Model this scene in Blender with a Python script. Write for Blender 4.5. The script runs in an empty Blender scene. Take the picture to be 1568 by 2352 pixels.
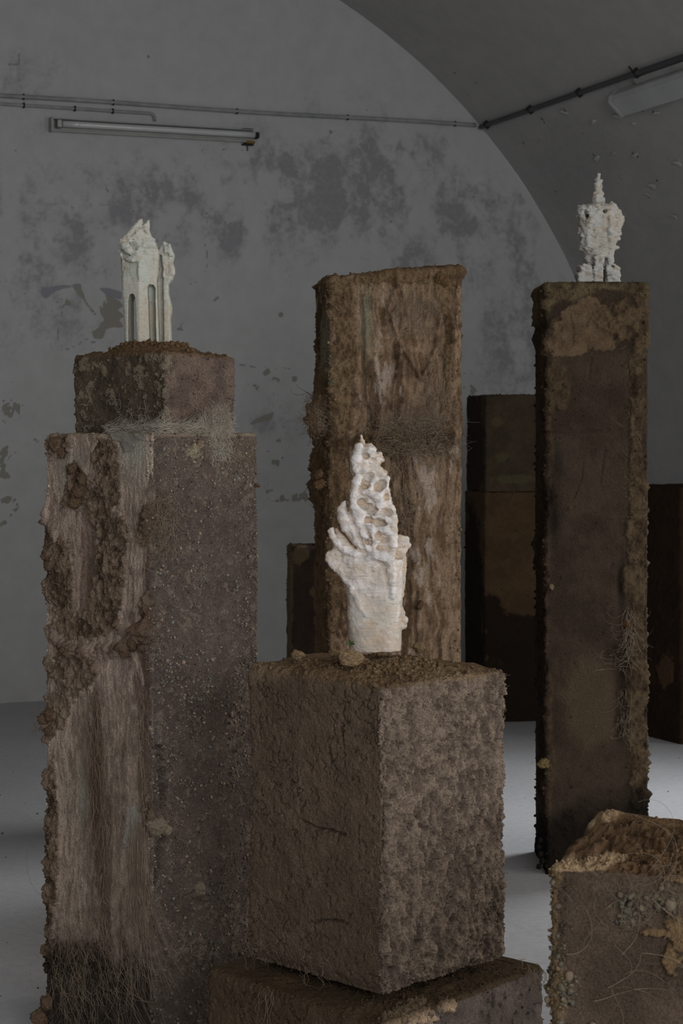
import bpy, math, random
import numpy as np
from mathutils import Vector

random.seed(7)
RNG = np.random.default_rng(11)
SC = bpy.context.scene
COL = SC.collection

# ------------------------------------------------------------------ camera
FPX, CXP, HOR, EYE = 4200.0, 784.0, 1000.0, 1.5      # focal length in pixels, principal column, horizon row, eye height
cam = bpy.data.cameras.new('camera')
cam.sensor_fit = 'VERTICAL'
cam.sensor_height = 36.0
cam.sensor_width = 24.0
cam.lens = FPX / 2352.0 * 36.0
cam.shift_y = -(1176.0 - HOR) / 2352.0
cam.dof.use_dof = True
cam.dof.focus_distance = 4.5
cam.dof.aperture_fstop = 11.0
cam_ob = bpy.data.objects.new('camera', cam)
cam_ob.location = (0, 0, EYE)
cam_ob.rotation_euler = (math.radians(90), 0, 0)
COL.objects.link(cam_ob)
SC.camera = cam_ob

# ------------------------------------------------------------------ world, daylight, exposure
world = bpy.data.worlds.new('World')
SC.world = world
world.use_nodes = True
wn = world.node_tree.nodes['Background']
wn.inputs[0].default_value = (0.86, 0.93, 1.0, 1)
wn.inputs[1].default_value = 0.22

SC.view_settings.view_transform = 'Standard'
SC.view_settings.look = 'None'
SC.view_settings.exposure = 0.0
SC.view_settings.gamma = 1.0
SC.view_settings.use_curve_mapping = False

# the room: end wall through P0 along EU, vault axis along EW (towards the camera)
P0 = np.array([-1.912, 10.24])
EU = np.array([0.925, 0.3805]); EU /= np.linalg.norm(EU)
EW = np.array([EU[1], -EU[0]])
VC, VZ, VR = 0.294, 0.744, 3.81          # vault circle in the (u, z) plane


def room(u, w, z):
    p = P0 + EU * u + EW * w
    return (float(p[0]), float(p[1]), float(z))


def window_light(name, u, w, z, target, size, power, color, spread=180):
    d = bpy.data.lights.new(name, 'AREA')
    d.shape = 'RECTANGLE'
    d.size, d.size_y = size
    d.energy = power
    d.color = color
    d.spread = math.radians(spread)
    o = bpy.data.objects.new(name, d)
    o.location = room(u, w, z)
    o.rotation_euler = (Vector(target) - Vector(o.location)).to_track_quat('-Z', 'Y').to_euler()
    COL.objects.link(o)
    return o


window_light('daylight_window', 3.45, 4.0, 1.9, room(0.9, 4.0, 0.0), (1.2, 1.7), 18, (0.94, 0.97, 1.0), 84)
window_light('daylight_window.001', 3.5, 7.9, 1.9, room(0.0, 7.6, 1.2), (1.1, 1.7), 30, (1.0, 0.96, 0.91), 150)
window_light('daylight_window.002', 3.5, 11.2, 1.9, room(0.0, 8.0, 1.3), (1.1, 1.7), 45, (1.0, 0.96, 0.91), 150)
window_light('daylight_end_window', -1.2, 13.4, 2.4, room(-0.2, 5.0, 1.3), (3.4, 2.2), 172, (0.97, 0.98, 1.0), 170)


# ------------------------------------------------------------------ numpy noise
def _hash(ix, iy, iz, seed):
    h = (ix * np.uint32(374761393) + iy * np.uint32(668265263) + iz * np.uint32(2147483647) + np.uint32(seed * 974711 % 4294967295))
    h = (h ^ (h >> np.uint32(13))) * np.uint32(1274126177)
    h = (h ^ (h >> np.uint32(16))) * np.uint32(2246822519)
    h ^= h >> np.uint32(15)
    return (h & np.uint32(0xFFFFFF)).astype(np.float32) / np.float32(0xFFFFFF)


def vnoise(x, y, z, seed=0):
    with np.errstate(over='ignore'):
        fx, fy, fz = np.floor(x), np.floor(y), np.floor(z)
        ix, iy, iz = fx.astype(np.int32).astype(np.uint32), fy.astype(np.int32).astype(np.uint32), fz.astype(np.int32).astype(np.uint32)
        x, y, z = (x - fx).astype(np.float32), (y - fy).astype(np.float32), (z - fz).astype(np.float32)
        x, y, z = x * x * (3 - 2 * x), y * y * (3 - 2 * y), z * z * (3 - 2 * z)
        o = np.uint32(1)
        c = [[[_hash(ix + o * a, iy + o * b, iz + o * d, seed) for d in (0, 1)] for b in (0, 1)] for a in (0, 1)]
        v = []
        for a in (0, 1):
            v.append((c[a][0][0] * (1 - z) + c[a][0][1] * z) * (1 - y) + (c[a][1][0] * (1 - z) + c[a][1][1] * z) * y)
        return v[0] * (1 - x) + v[1] * x


def fbm(P, f, octv=4, seed=0, st=(1, 1, 1), gain=0.5):
    x, y, z = P[:, 0] * (f * st[0]) + 31.7, P[:, 1] * (f * st[1]) + 17.3, P[:, 2] * (f * st[2]) + 5.9
    s, a, t = 0, 1.0, 0
    for k in range(octv):
        s = s + a * vnoise(x, y, z, seed + k * 13)
        t += a
        a *= gain
        x, y, z = x * 2.03 + 3.1, y * 2.03 + 7.7, z * 2.03 + 1.3
    return s / t


def sm(a, b, x):
    t = np.clip((x - a) / (b - a), 0, 1)
    return t * t * (3 - 2 * t)


def blobs(px, py, L):
    r = np.zeros_like(px)
    for (cx, cy, rx, ry) in L:
        r = np.maximum(r, np.exp(-(((px - cx) / rx) ** 2 + ((py - cy) / ry) ** 2)))
    return r


def strokes(px, py, L):
    """distance field to polylines, 1 on the line falling to 0 at its width"""
    r = np.zeros_like(px)
    for w, pts in L:
        for (ax, ay), (bx, by) in zip(pts[:-1], pts[1:]):
            dx, dy = bx - ax, by - ay
            t = np.clip(((px - ax) * dx + (py - ay) * dy) / (dx * dx + dy * dy + 1e-6), 0, 1)
            d = np.hypot(px - ax - t * dx, py - ay - t * dy)
            r = np.maximum(r, np.clip(1 - d / w, 0, 1))
    return r


def proj(P):
    y = np.maximum(P[:, 1], 0.1)
    return CXP + P[:, 0] / y * FPX, HOR - (P[:, 2] - EYE) / y * FPX


def unproj(px, py, Y):
    return ((px - CXP) / FPX * Y, Y, EYE - (py - HOR) / FPX * Y)


def lin(r, g, b):
    return np.array([((c / 255.0) / 12.92 if c <= 10 else ((c / 255.0 + 0.055) / 1.055) ** 2.4) for c in (r, g, b)], dtype=np.float32)


def mixc(a, b, t):
    return a * (1 - t[:, None]) + b * t[:, None]


# ------------------------------------------------------------------ materials
def mat_new(name, rough=0.9, spec=0.2):
    m = bpy.data.materials.new(name)
    m.use_nodes = True
    b = m.node_tree.nodes['Principled BSDF']
    b.inputs['Roughness'].default_value = rough
    b.inputs['Specular IOR Level'].default_value = spec
    return m, m.node_tree.nodes, m.node_tree.links, b


def noise_node(N, L, co, scale, detail=4, rough=0.55):
    n = N.new('ShaderNodeTexNoise')
    n.inputs['Scale'].default_value = scale
    n.inputs['Detail'].default_value = detail
    n.inputs['Roughness'].default_value = rough
    L.new(co, n.inputs['Vector'])
    return n


def ramp(N, L, fac, stops):
    r = N.new('ShaderNodeValToRGB')
    e = r.color_ramp.elements
    e[0].position, e[0].color = stops[0][0], (*stops[0][1], 1)
    e[1].position, e[1].color = stops[-1][0], (*stops[-1][1], 1)
    for p, c in stops[1:-1]:
        k = e.new(p); k.color = (*c, 1)
    L.new(fac, r.inputs[0])
    return r


def mulc(N, L, a, b, fac=1.0):
    n = N.new('ShaderNodeMix'); n.data_type = 'RGBA'; n.blend_type = 'MULTIPLY'
    n.inputs[0].default_value = fac
    L.new(a, n.inputs[6]); L.new(b, n.inputs[7])
    return n.outputs[2]


def soil_mat(name, lo=0.62, hi=1.36, b1=(330, 0.0016), b2=(120, 0.0045), rough=0.95, spec=0.12, grain=320):
    m, N, L, B = mat_new(name, rough, spec)
    at = N.new('ShaderNodeAttribute'); at.attribute_name = 'col'
    tc = N.new('ShaderNodeTexCoord')
    n1 = noise_node(N, L, tc.outputs['Object'], grain, 3, 0.6)
    r1 = ramp(N, L, n1.outputs['Fac'], [(0.3, (lo,) * 3), (0.7, (hi,) * 3)])
    c = mulc(N, L, at.outputs['Color'], r1.outputs[0])
    L.new(c, B.inputs['Base Color'])
    na = noise_node(N, L, tc.outputs['Object'], b1[0], 3, 0.6)
    nb = noise_node(N, L, tc.outputs['Object'], b2[0], 4, 0.6)
    u1 = N.new('ShaderNodeBump'); u1.inputs['Distance'].default_value = b1[1] * 2; u1.inputs['Strength'].default_value = 0.8
    L.new(na.outputs['Fac'], u1.inputs['Height'])
    u2 = N.new('ShaderNodeBump'); u2.inputs['Distance'].default_value = b2[1] * 2; u2.inputs['Strength'].default_value = 0.7
    L.new(nb.outputs['Fac'], u2.inputs['Height'])
    L.new(u1.outputs[0], u2.inputs['Normal'])
    L.new(u2.outputs[0], B.inputs['Normal'])
    return m


def plain_mat(name, color, rough=0.7, spec=0.3, metallic=0.0, var=0.25, scale=40):
    m, N, L, B = mat_new(name, rough, spec)
    B.inputs['Metallic'].default_value = metallic
    tc = N.new('ShaderNodeTexCoord')
    n = noise_node(N, L, tc.outputs['Object'], scale, 5, 0.6)
    c = [np.clip(np.array(color) * k, 0, 1) for k in (1 - var, 1 + var)]
    r = ramp(N, L, n.outputs['Fac'], [(0.3, tuple(c[0])), (0.7, tuple(c[1]))])
    L.new(r.outputs[0], B.inputs['Base Color'])
    return m


SOIL = soil_mat('mud_plaster')
SOIL_SMOOTH = soil_mat('smeared_mud', 0.75, 1.25, (300, 0.0012), (70, 0.002))
SOIL_UNIT = soil_mat('clod_mud', 0.7, 1.3, (5, 0.0022), (1.8, 0.0035), grain=5)      # for lumps modelled at unit size
STONE_UNIT = soil_mat('pebble_face', 0.8, 1.2, (3, 0.0004), (1.2, 0.0006), 0.8, 0.25, 4)
STONE = soil_mat('pebble_stone', 0.8, 1.2, (200, 0.001), (60, 0.001), 0.8, 0.25)
M_FIBRE = plain_mat('tan_fibre', (0.25, 0.195, 0.14), 0.8, 0.2, 0, 0.35, 30)
M_FIBRE_PALE = plain_mat('pale_fibre', (0.42, 0.38, 0.31), 0.8, 0.2, 0, 0.25, 30)
M_FIBRE_DARK = plain_mat('dark_fibre', (0.085, 0.06, 0.04), 0.85, 0.15, 0, 0.35, 30)


# ------------------------------------------------------------------ object helpers
def mesh_np(name, V, Fq, mat, col=None, smooth=True, parent=None, ngon=None):
    """V (n,3), Fq (m,k) int array of equal sized faces"""
    me = bpy.data.meshes.new(name)
    V = np.asarray(V, dtype=np.float32)
    Fq = np.asarray(Fq, dtype=np.int32)
    k = Fq.shape[1]
    me.vertices.add(len(V)); me.vertices.foreach_set('co', V.ravel())
    me.loops.add(Fq.size); me.loops.foreach_set('vertex_index', Fq.ravel())
    me.polygons.add(len(Fq))
    me.polygons.foreach_set('loop_start', np.arange(0, Fq.size, k, dtype=np.int32))
    me.polygons.foreach_set('loop_total', np.full(len(Fq), k, dtype=np.int32))
    me.update(calc_edges=True)
    me.validate()
    if smooth:
        me.polygons.foreach_set('use_smooth', np.ones(len(me.polygons), dtype=bool))
    if col is not None:
        a = me.attributes.new('col', 'FLOAT_COLOR', 'POINT')
        c = np.ones((len(V), 4), dtype=np.float32); c[:, :col.shape[1]] = col
        a.data.foreach_set('color', c.ravel())
    me.materials.append(mat)
    o = bpy.data.objects.new(name, me)
    COL.objects.link(o)
    if parent is not None:
        o.parent = parent
        if parent.type == 'EMPTY':
            o.matrix_parent_inverse.identity()
            o.location = -Vector(parent.location)
    return o


def empty(name, loc, label, cat, group=None):
    o = bpy.data.objects.new(name, None)
    o.location = loc
    o.empty_display_size = 0.05
    COL.objects.link(o)
    o['label'] = label; o['category'] = cat; o['kind'] = 'thing'
    if group: o['group'] = group
    return o


def tag(o, label, cat, group=None):
    o['label'] = label; o['category'] = cat; o['kind'] = 'thing'
    if group: o['group'] = group
    return o


def structure(o):
    o['kind'] = 'structure'
    return o


def grid_faces(M, N, wrap=False):
    i = np.arange(M - 1)[:, None]
    n = N if wrap else N - 1
    j = np.arange(n)[None, :]
    j2 = (j + 1) % N
    a = i * N + j
    b = i * N + j2
    return np.stack([a, b, b + N, a + N], -1).reshape(-1, 4)


# ------------------------------------------------------------------ mud block builder
class Ctx: pass


BODY = {}


def mud_block(name, corners, z0, z1, feat, res=0.003, dense=(1, 0, 0, 1), r=0.012, rt=0.012, rings=50, mat=None, parent=None, lean=(0, 0), tone=1.0, zfine=None):
    """corners: four XY points counter-clockwise from the corner nearest the camera (front, right, back, left).
    The side is a grid round the perimeter, carried over a rounded rim onto the top; feat() gives relief and colour."""
    C = [np.array(c, dtype=float) for c in corners]
    cen = sum(C) / 4
    pts, nrm, S, face = [], [], [], []
    s0 = 0.0
    for k in range(4):
        a, b = C[k], C[(k + 1) % 4]
        d = (b - a); Ld = np.linalg.norm(d); d /= Ld
        n = np.array([d[1], -d[0]])
        st = res if dense[k] else 0.03
        m = max(2, int((Ld - 2 * r) / st))
        for q in np.linspace(r, Ld - r, m):
            pts.append(a + d * q); nrm.append(n); S.append(s0 + q); face.append(k)
        e = C[(k + 2) % 4] - b; e /= np.linalg.norm(e)
        n2 = np.array([e[1], -e[0]])
        o = b - d * r + e * r * 1.0
        o = b - d * r - n * r * 0 + 0 * e
        cc = b - d * r - n * r
        na = max(3, int(r * 1.6 / res)) if (dense[k] or dense[(k + 1) % 4]) else 3
        for q in np.linspace(0, 1, na + 2)[1:-1]:
            nn = n * (1 - q) + n2 * q; nn /= np.linalg.norm(nn)
            pts.append(cc + nn * r); nrm.append(nn); S.append(s0 + Ld); face.append(k if q < .5 else (k + 1) % 4)
        s0 += Ld
    pts, nrm, S, face = np.array(pts), np.array(nrm), np.array(S), np.array(face)
    perim = s0
    S = np.where(S > perim * 0.62, S - perim, S)
    N = len(pts)
    rows = []                                # (scale about centre, inset, z, weight of side normal, weight of up, top flag)
    zs = np.linspace(z0, z1 - rt, max(3, int((z1 - z0 - rt) / res)))
    if zfine is not None:                    # coarser rows below what the camera sees
        zs = np.concatenate([np.linspace(z0, zfine, max(3, int((zfine - z0) / (res * 4))))[:-1], np.linspace(zfine, z1 - rt, int((z1 - rt - zfine) / res))])
    for z in zs:
        rows.append((0.0, z, 1.0, 0.0, 0.0))
    na = max(2, int(rt * 1.6 / res))
    for q in np.linspace(0, math.pi / 2, na + 2)[1:-1]:
        rows.append((rt * (1 - math.cos(q)), z1 - rt + rt * math.sin(q), math.cos(q), math.sin(q), math.sin(q)))
    half = min(np.linalg.norm((C[0] + C[1]) / 2 - cen), np.linalg.norm((C[1] + C[2]) / 2 - cen))
    for q in np.linspace(rt, half * 0.999, rings):
        rows.append((q, z1, 0.0, 1.0, 1.0))
    M = len(rows)
    V = np.zeros((M, N, 3)); NR = np.zeros((M, N, 3)); T = np.zeros((M, N))
    for i, (ins, z, ws, wu, tp) in enumerate(rows):
        k = 1 - ins / half
        V[i, :, :2] = cen + (pts - cen) * k
        f = (z - z0) / (z1 - z0)
        V[i, :, 0] += lean[0] * f; V[i, :, 1] += lean[1] * f
        V[i, :, 2] = z
        NR[i, :, :2] = nrm * ws; NR[i, :, 2] = wu
        T[i] = tp
    V = V.reshape(-1, 3); NR = NR.reshape(-1, 3)
    c = Ctx()
    c.P = V.copy(); c.T = T.ravel(); c.S = np.tile(S, M); c.face = np.tile(face, M)
    c.px, c.py = proj(V); c.z = V[:, 2]; c.cen = cen; c.z0 = z0; c.z1 = z1
    c.L = (c.S < 0) & (c.T < 0.5); c.R = (c.S >= 0) & (c.T < 0.5)
    d, col = feat(c)
    col = col * tone
    V = V + NR * d[:, None]
    c.V, c.N, c.col, c.nside = V, NR, col, N
    F = grid_faces(M, N, True)
    o = mesh_np(name, V, F, mat or SOIL, col.astype(np.float32), True, parent)
    if parent is not None: BODY[parent.name] = c
    return o


def crackle(P, f, seed, w=0.02, mask_f=None):
    n = fbm(P, f, 4, seed)
    c = 1 - sm(0, w, np.abs(n - 0.5))
    m = sm(0.5, 0.62, fbm(P, mask_f or f * 0.5, 2, seed + 50))
    return c * m


def pits(P, f, seed, lo=0.62, hi=0.72, st=(1, 1, 1)):
    return sm(lo, hi, fbm(P, f, 3, seed, st))


def rotbox(cx, cy, a, b, deg):
    """corner list counter-clockwise from the corner towards the camera"""
    t = math.radians(deg)
    ex = np.array([math.cos(t), math.sin(t)]); ey = np.array([-math.sin(t), math.cos(t)])
    c = np.array([cx, cy])
    return [c - ex * a - ey * b, c + ex * a - ey * b, c + ex * a + ey * b, c - ex * a + ey * b]


# ------------------------------------------------------------------ scattered pieces
def ico():
    t = (1 + 5 ** 0.5) / 2
    v = np.array([(-1, t, 0), (1, t, 0), (-1, -t, 0), (1, -t, 0), (0, -1, t), (0, 1, t), (0, -1, -t), (0, 1, -t), (t, 0, -1), (t, 0, 1), (-t, 0, -1), (-t, 0, 1)], float)
    v /= np.linalg.norm(v[0])
    f = np.array([(0, 11, 5), (0, 5, 1), (0, 1, 7), (0, 7, 10), (0, 10, 11), (1, 5, 9), (5, 11, 4), (11, 10, 2), (10, 7, 6), (7, 1, 8), (3, 9, 4), (3, 4, 2), (3, 2, 6), (3, 6, 8), (3, 8, 9), (4, 9, 5), (2, 4, 11), (6, 2, 10), (8, 6, 7), (9, 8, 1)])
    return v, f


def subdiv(v, f, n=1):
    for _ in range(n):
        vv = [tuple(x) for x in v]; idx = {}
        out = []

        def mid(a, b):
            k = (min(a, b), max(a, b))
            if k not in idx:
                p = (np.array(vv[a]) + np.array(vv[b])); p /= np.linalg.norm(p)
                vv.append(tuple(p)); idx[k] = len(vv) - 1
            return idx[k]
        for a, b, c in f:
            ab, bc, ca = mid(a, b), mid(b, c), mid(c, a)
            out += [(a, ab, ca), (b, bc, ab), (c, ca, bc), (ab, bc, ca)]
        v, f = np.array(vv), np.array(out)
    return v, f


ICO_V, ICO_F = ico()
OCT_V = np.array([(1, 0, 0), (-1, 0, 0), (0, 1, 0), (0, -1, 0), (0, 0, 1), (0, 0, -1)], float)
OCT_F = np.array([(0, 2, 4), (2, 1, 4), (1, 3, 4), (3, 0, 4), (2, 0, 5), (1, 2, 5), (3, 1, 5), (0, 3, 5)])


def scatter_lumps(name, pos, size, cols, parent, mat=None, squash=0.65, rng=RNG, base=None):
    """many small stones or crumbs joined into one part"""
    n = len(pos)
    BV, BF = base or (ICO_V, ICO_F)
    nv = len(BV)
    V = np.repeat(BV[None], n, 0) * (1 + rng.uniform(-0.28, 0.28, (n, nv, 1))) + rng.uniform(-0.16, 0.16, (n, nv, 3))
    sc = np.stack([rng.uniform(0.7, 1.2, n), rng.uniform(0.7, 1.2, n), rng.uniform(squash * 0.8, 1.0, n)], -1)
    V = V * sc[:, None, :]
    q = rng.normal(size=(n, 4)); q /= np.linalg.norm(q, axis=1)[:, None]
    w, x, y, z = q.T
    R = np.stack([1 - 2 * (y * y + z * z), 2 * (x * y - z * w), 2 * (x * z + y * w), 2 * (x * y + z * w), 1 - 2 * (x * x + z * z), 2 * (y * z - x * w), 2 * (x * z - y * w), 2 * (y * z + x * w), 1 - 2 * (x * x + y * y)], -1).reshape(n, 3, 3)
    V = np.einsum('nij,nkj->nki', R, V) * np.asarray(size)[:, None, None] + np.asarray(pos)[:, None, :]
    F = (BF[None] + (np.arange(n) * nv)[:, None, None]).reshape(-1, 3)
    C = np.repeat(np.asarray(cols, dtype=np.float32), nv, 0)
    o = mesh_np(name, V.reshape(-1, 3), F, mat or STONE, C, False, parent)
    o['kind'] = 'stuff'
    return o


def lump_mesh(name, seed, mat, color, detail=3, amp=0.35, squash=(1, 1, 0.7), fine=0.1):
    v, f = subdiv(ICO_V, ICO_F, detail)
    n = fbm(v, 1.3, 3, seed) - 0.5
    n2 = fbm(v, 5.0, 3, seed + 9) - 0.5
    v = v * (1 + amp * 2 * n + fine * 2 * n2)[:, None] * np.array(squash)
    me = bpy.data.meshes.new(name)
    me.from_pydata([tuple(p) for p in v], [], [tuple(int(i) for i in p) for p in f])
    me.polygons.foreach_set('use_smooth', np.ones(len(me.polygons), dtype=bool))
    a = me.attributes.new('col', 'FLOAT_COLOR', 'POINT')
    c = np.ones((len(v), 4), dtype=np.float32); c[:, :3] = np.array(color)[None] * (0.8 + 0.4 * fbm(v, 3, 3, seed + 4))[:, None]
    a.data.foreach_set('color', c.ravel())
    me.materials.append(mat)
    return me


def put(me, name, loc, size, rot=None, parent=None):
    o = bpy.data.objects.new(name, me)
    COL.objects.link(o)
    o.rotation_euler = rot or (random.uniform(0, 6), random.uniform(0, 6), random.uniform(0, 6))
    o.scale = (size,) * 3 if not isinstance(size, tuple) else size
    if parent is not None:
        o.parent = parent
        o.location = Vector(loc) - (Vector(parent.location) if parent.type == 'EMPTY' else Vector((0, 0, 0)))
    else:
        o.location = loc
    return o


class Face:
    """vertical face between two ground points; places pieces where a sight line through a pixel meets it"""
    def __init__(self, A, B, lift=0.0):
        self.A = np.array(A, float); self.B = np.array(B, float)
        d = self.B - self.A; self.len = np.linalg.norm(d); self.d = d / self.len
        self.n = np.array([self.d[1], -self.d[0]])
        if np.dot(self.n, -self.A) < 0: self.n = -self.n
        self.A = self.A + self.n * lift

    def at(self, px, py):
        r = np.array([(px - CXP) / FPX, 1.0])
        t = np.dot(self.A, self.n) / np.dot(r, self.n)
        return np.array([r[0] * t, t, EYE - (py - HOR) / FPX * t])

    def p(self, s, z, off=0.0):
        q = self.A + self.d * s + self.n * off
        return np.array([q[0], q[1], z])

    def sz(self, P):
        return np.dot(P[:2] - self.A, self.d), P[2]


def tubes(name, paths, radii, mat, parent, sides=3):
    """fibres: every path becomes a thin tube; all in one part"""
    Vs, Fs, off = [], [], 0
    ang = np.arange(sides) * 2 * math.pi / sides
    for P, r in zip(paths, radii):
        P = np.asarray(P, float); n = len(P)
        t = np.gradient(P, axis=0); t /= np.linalg.norm(t, axis=1)[:, None] + 1e-9
        ref = np.array([0.3, 0.9, 0.31])
        u = np.cross(t, ref); u /= np.linalg.norm(u, axis=1)[:, None] + 1e-9
        v = np.cross(t, u)
        rr = r * np.linspace(1, 0.5, n)
        ring = P[:, None, :] + (u[:, None, :] * np.cos(ang)[None, :, None] + v[:, None, :] * np.sin(ang)[None, :, None]) * rr[:, None, None]
        Vs.append(ring.reshape(-1, 3)); Fs.append(grid_faces(n, sides, True) + off); off += n * sides
    o = mesh_np(name, np.concatenate(Vs), np.concatenate(Fs), mat, None, True, parent)
    o['kind'] = 'stuff'
    return o


def strands(face, n, region, length, heading, curl, off=(0.002, 0.012), rng=RNG, seg=14):
    """wavy fibres lying on a face: region = (px0, py0, px1, py1), heading in radians (-pi/2 hangs down)"""
    out = []
    for _ in range(n):
        p = face.at(rng.uniform(region[0], region[2]), rng.uniform(region[1], region[3]))
        s, z = face.sz(p)
        L = rng.uniform(*length)
        h = heading[0] + rng.normal() * heading[1]
        k = rng.normal() * curl
        pts = []
        o0, o1 = rng.uniform(*off), rng.uniform(*off)
        for i in range(seg):
            q = i / (seg - 1)
            pts.append(face.p(s, z, o0 * (1 - q) + o1 * q + 0.003 * math.sin(q * 9 + o0 * 900)))
            k += rng.normal() * curl * 0.5
            h += k * L / seg
            s += math.cos(h) * L / seg; z += math.sin(h) * L / seg
        out.append(np.array(pts))
    return out

# ================================================================== the room
def paint_mat(name, base, grime, peel, flake, light, olive=None):
    """old distempered wall: attribute col = (grime, peel field, flake field), alpha = light patch"""
    m, N, L, B = mat_new(name, 0.88, 0.15)
    at = N.new('ShaderNodeAttribute'); at.attribute_name = 'col'
    tc = N.new('ShaderNodeTexCoord')
    sep = N.new('ShaderNodeSeparateColor'); L.new(at.outputs['Color'], sep.inputs[0])
    nf = noise_node(N, L, tc.outputs['Object'], 9, 8, 0.65)
    ng = noise_node(N, L, tc.outputs['Object'], 38, 8, 0.7)
    rb = ramp(N, L, nf.outputs['Fac'], [(0.3, tuple(np.array(base) * 0.93)), (0.7, tuple(np.array(base) * 1.06))])

    def math_node(op, a, b):
        n = N.new('ShaderNodeMath'); n.operation = op
        for i, v in enumerate((a, b)):
            if isinstance(v, float): n.inputs[i].default_value = v
            else: L.new(v, n.inputs[i])
        return n.outputs[0]

    def mix(fac, a, color):
        n = N.new('ShaderNodeMix'); n.data_type = 'RGBA'
        L.new(fac, n.inputs[0]); L.new(a, n.inputs[6]); n.inputs[7].default_value = (*color, 1)
        return n.outputs[2]

    def sharp(v, lo, hi):
        n = N.new('ShaderNodeMapRange'); n.interpolation_type = 'SMOOTHSTEP'
        n.inputs['From Min'].default_value = lo; n.inputs['From Max'].default_value = hi
        L.new(v, n.inputs['Value'])
        return n.outputs[0]
    gfine = math_node('MULTIPLY', math_node('SUBTRACT', ng.outputs['Fac'], 0.5), 1.5)
    g = math_node('ADD', sep.outputs[0], gfine)
    g = math_node('MULTIPLY', sharp(g, 0.0, 1.0), sharp(sep.outputs[0], 0.02, 0.2))
    c = mix(g, rb.outputs[0], grime)
    la = sharp(at.outputs['Alpha'], 0.4, 0.6)
    c = mix(la, c, light)
    pf = math_node('ADD', sep.outputs[1], math_node('MULTIPLY', gfine, 0.14))
    pm = sharp(pf, 0.47, 0.53)
    c = mix(pm, c, peel)
    fm = sharp(sep.outputs[2], 0.45, 0.55)
    c = mix(fm, c, flake)
    L.new(c, B.inputs['Base Color'])
    h = math_node('SUBTRACT', math_node('MULTIPLY', ng.outputs['Fac'], 0.12), pm)
    bu = N.new('ShaderNodeBump'); bu.inputs['Distance'].default_value = 0.004; bu.inputs['Strength'].default_value = 0.6
    L.new(h, bu.inputs['Height']); L.new(bu.outputs[0], B.inputs['Normal'])
    return m


def poly_sdf(x, y, V):
    V = np.asarray(V, float)
    d = np.full(x.shape, 1e9); s = np.ones(x.shape)
    j = len(V) - 1
    for i in range(len(V)):
        ex, ey = V[j, 0] - V[i, 0], V[j, 1] - V[i, 1]
        wx, wy = x - V[i, 0], y - V[i, 1]
        t = np.clip((wx * ex + wy * ey) / (ex * ex + ey * ey + 1e-9), 0, 1)
        d = np.minimum(d, (wx - ex * t) ** 2 + (wy - ey * t) ** 2)
        c1 = y >= V[i, 1]; c2 = y < V[j, 1]; c3 = ex * wy > ey * wx
        s = np.where((c1 & c2 & c3) | (~c1 & ~c2 & ~c3), -s, s)
        j = i
    return s * np.sqrt(d)


PAINT = (0.475, 0.478, 0.478)
M_WALL = paint_mat('grey_distemper', PAINT, (0.29, 0.29, 0.302), (0.285, 0.275, 0.24), (0.275, 0.28, 0.305), (0.47, 0.475, 0.48))
M_VAULT = paint_mat('vault_distemper', (0.45, 0.44, 0.43), (0.36, 0.352, 0.345), (0.17, 0.16, 0.15), (0.55, 0.55, 0.54), (0.48, 0.48, 0.47))


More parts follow.
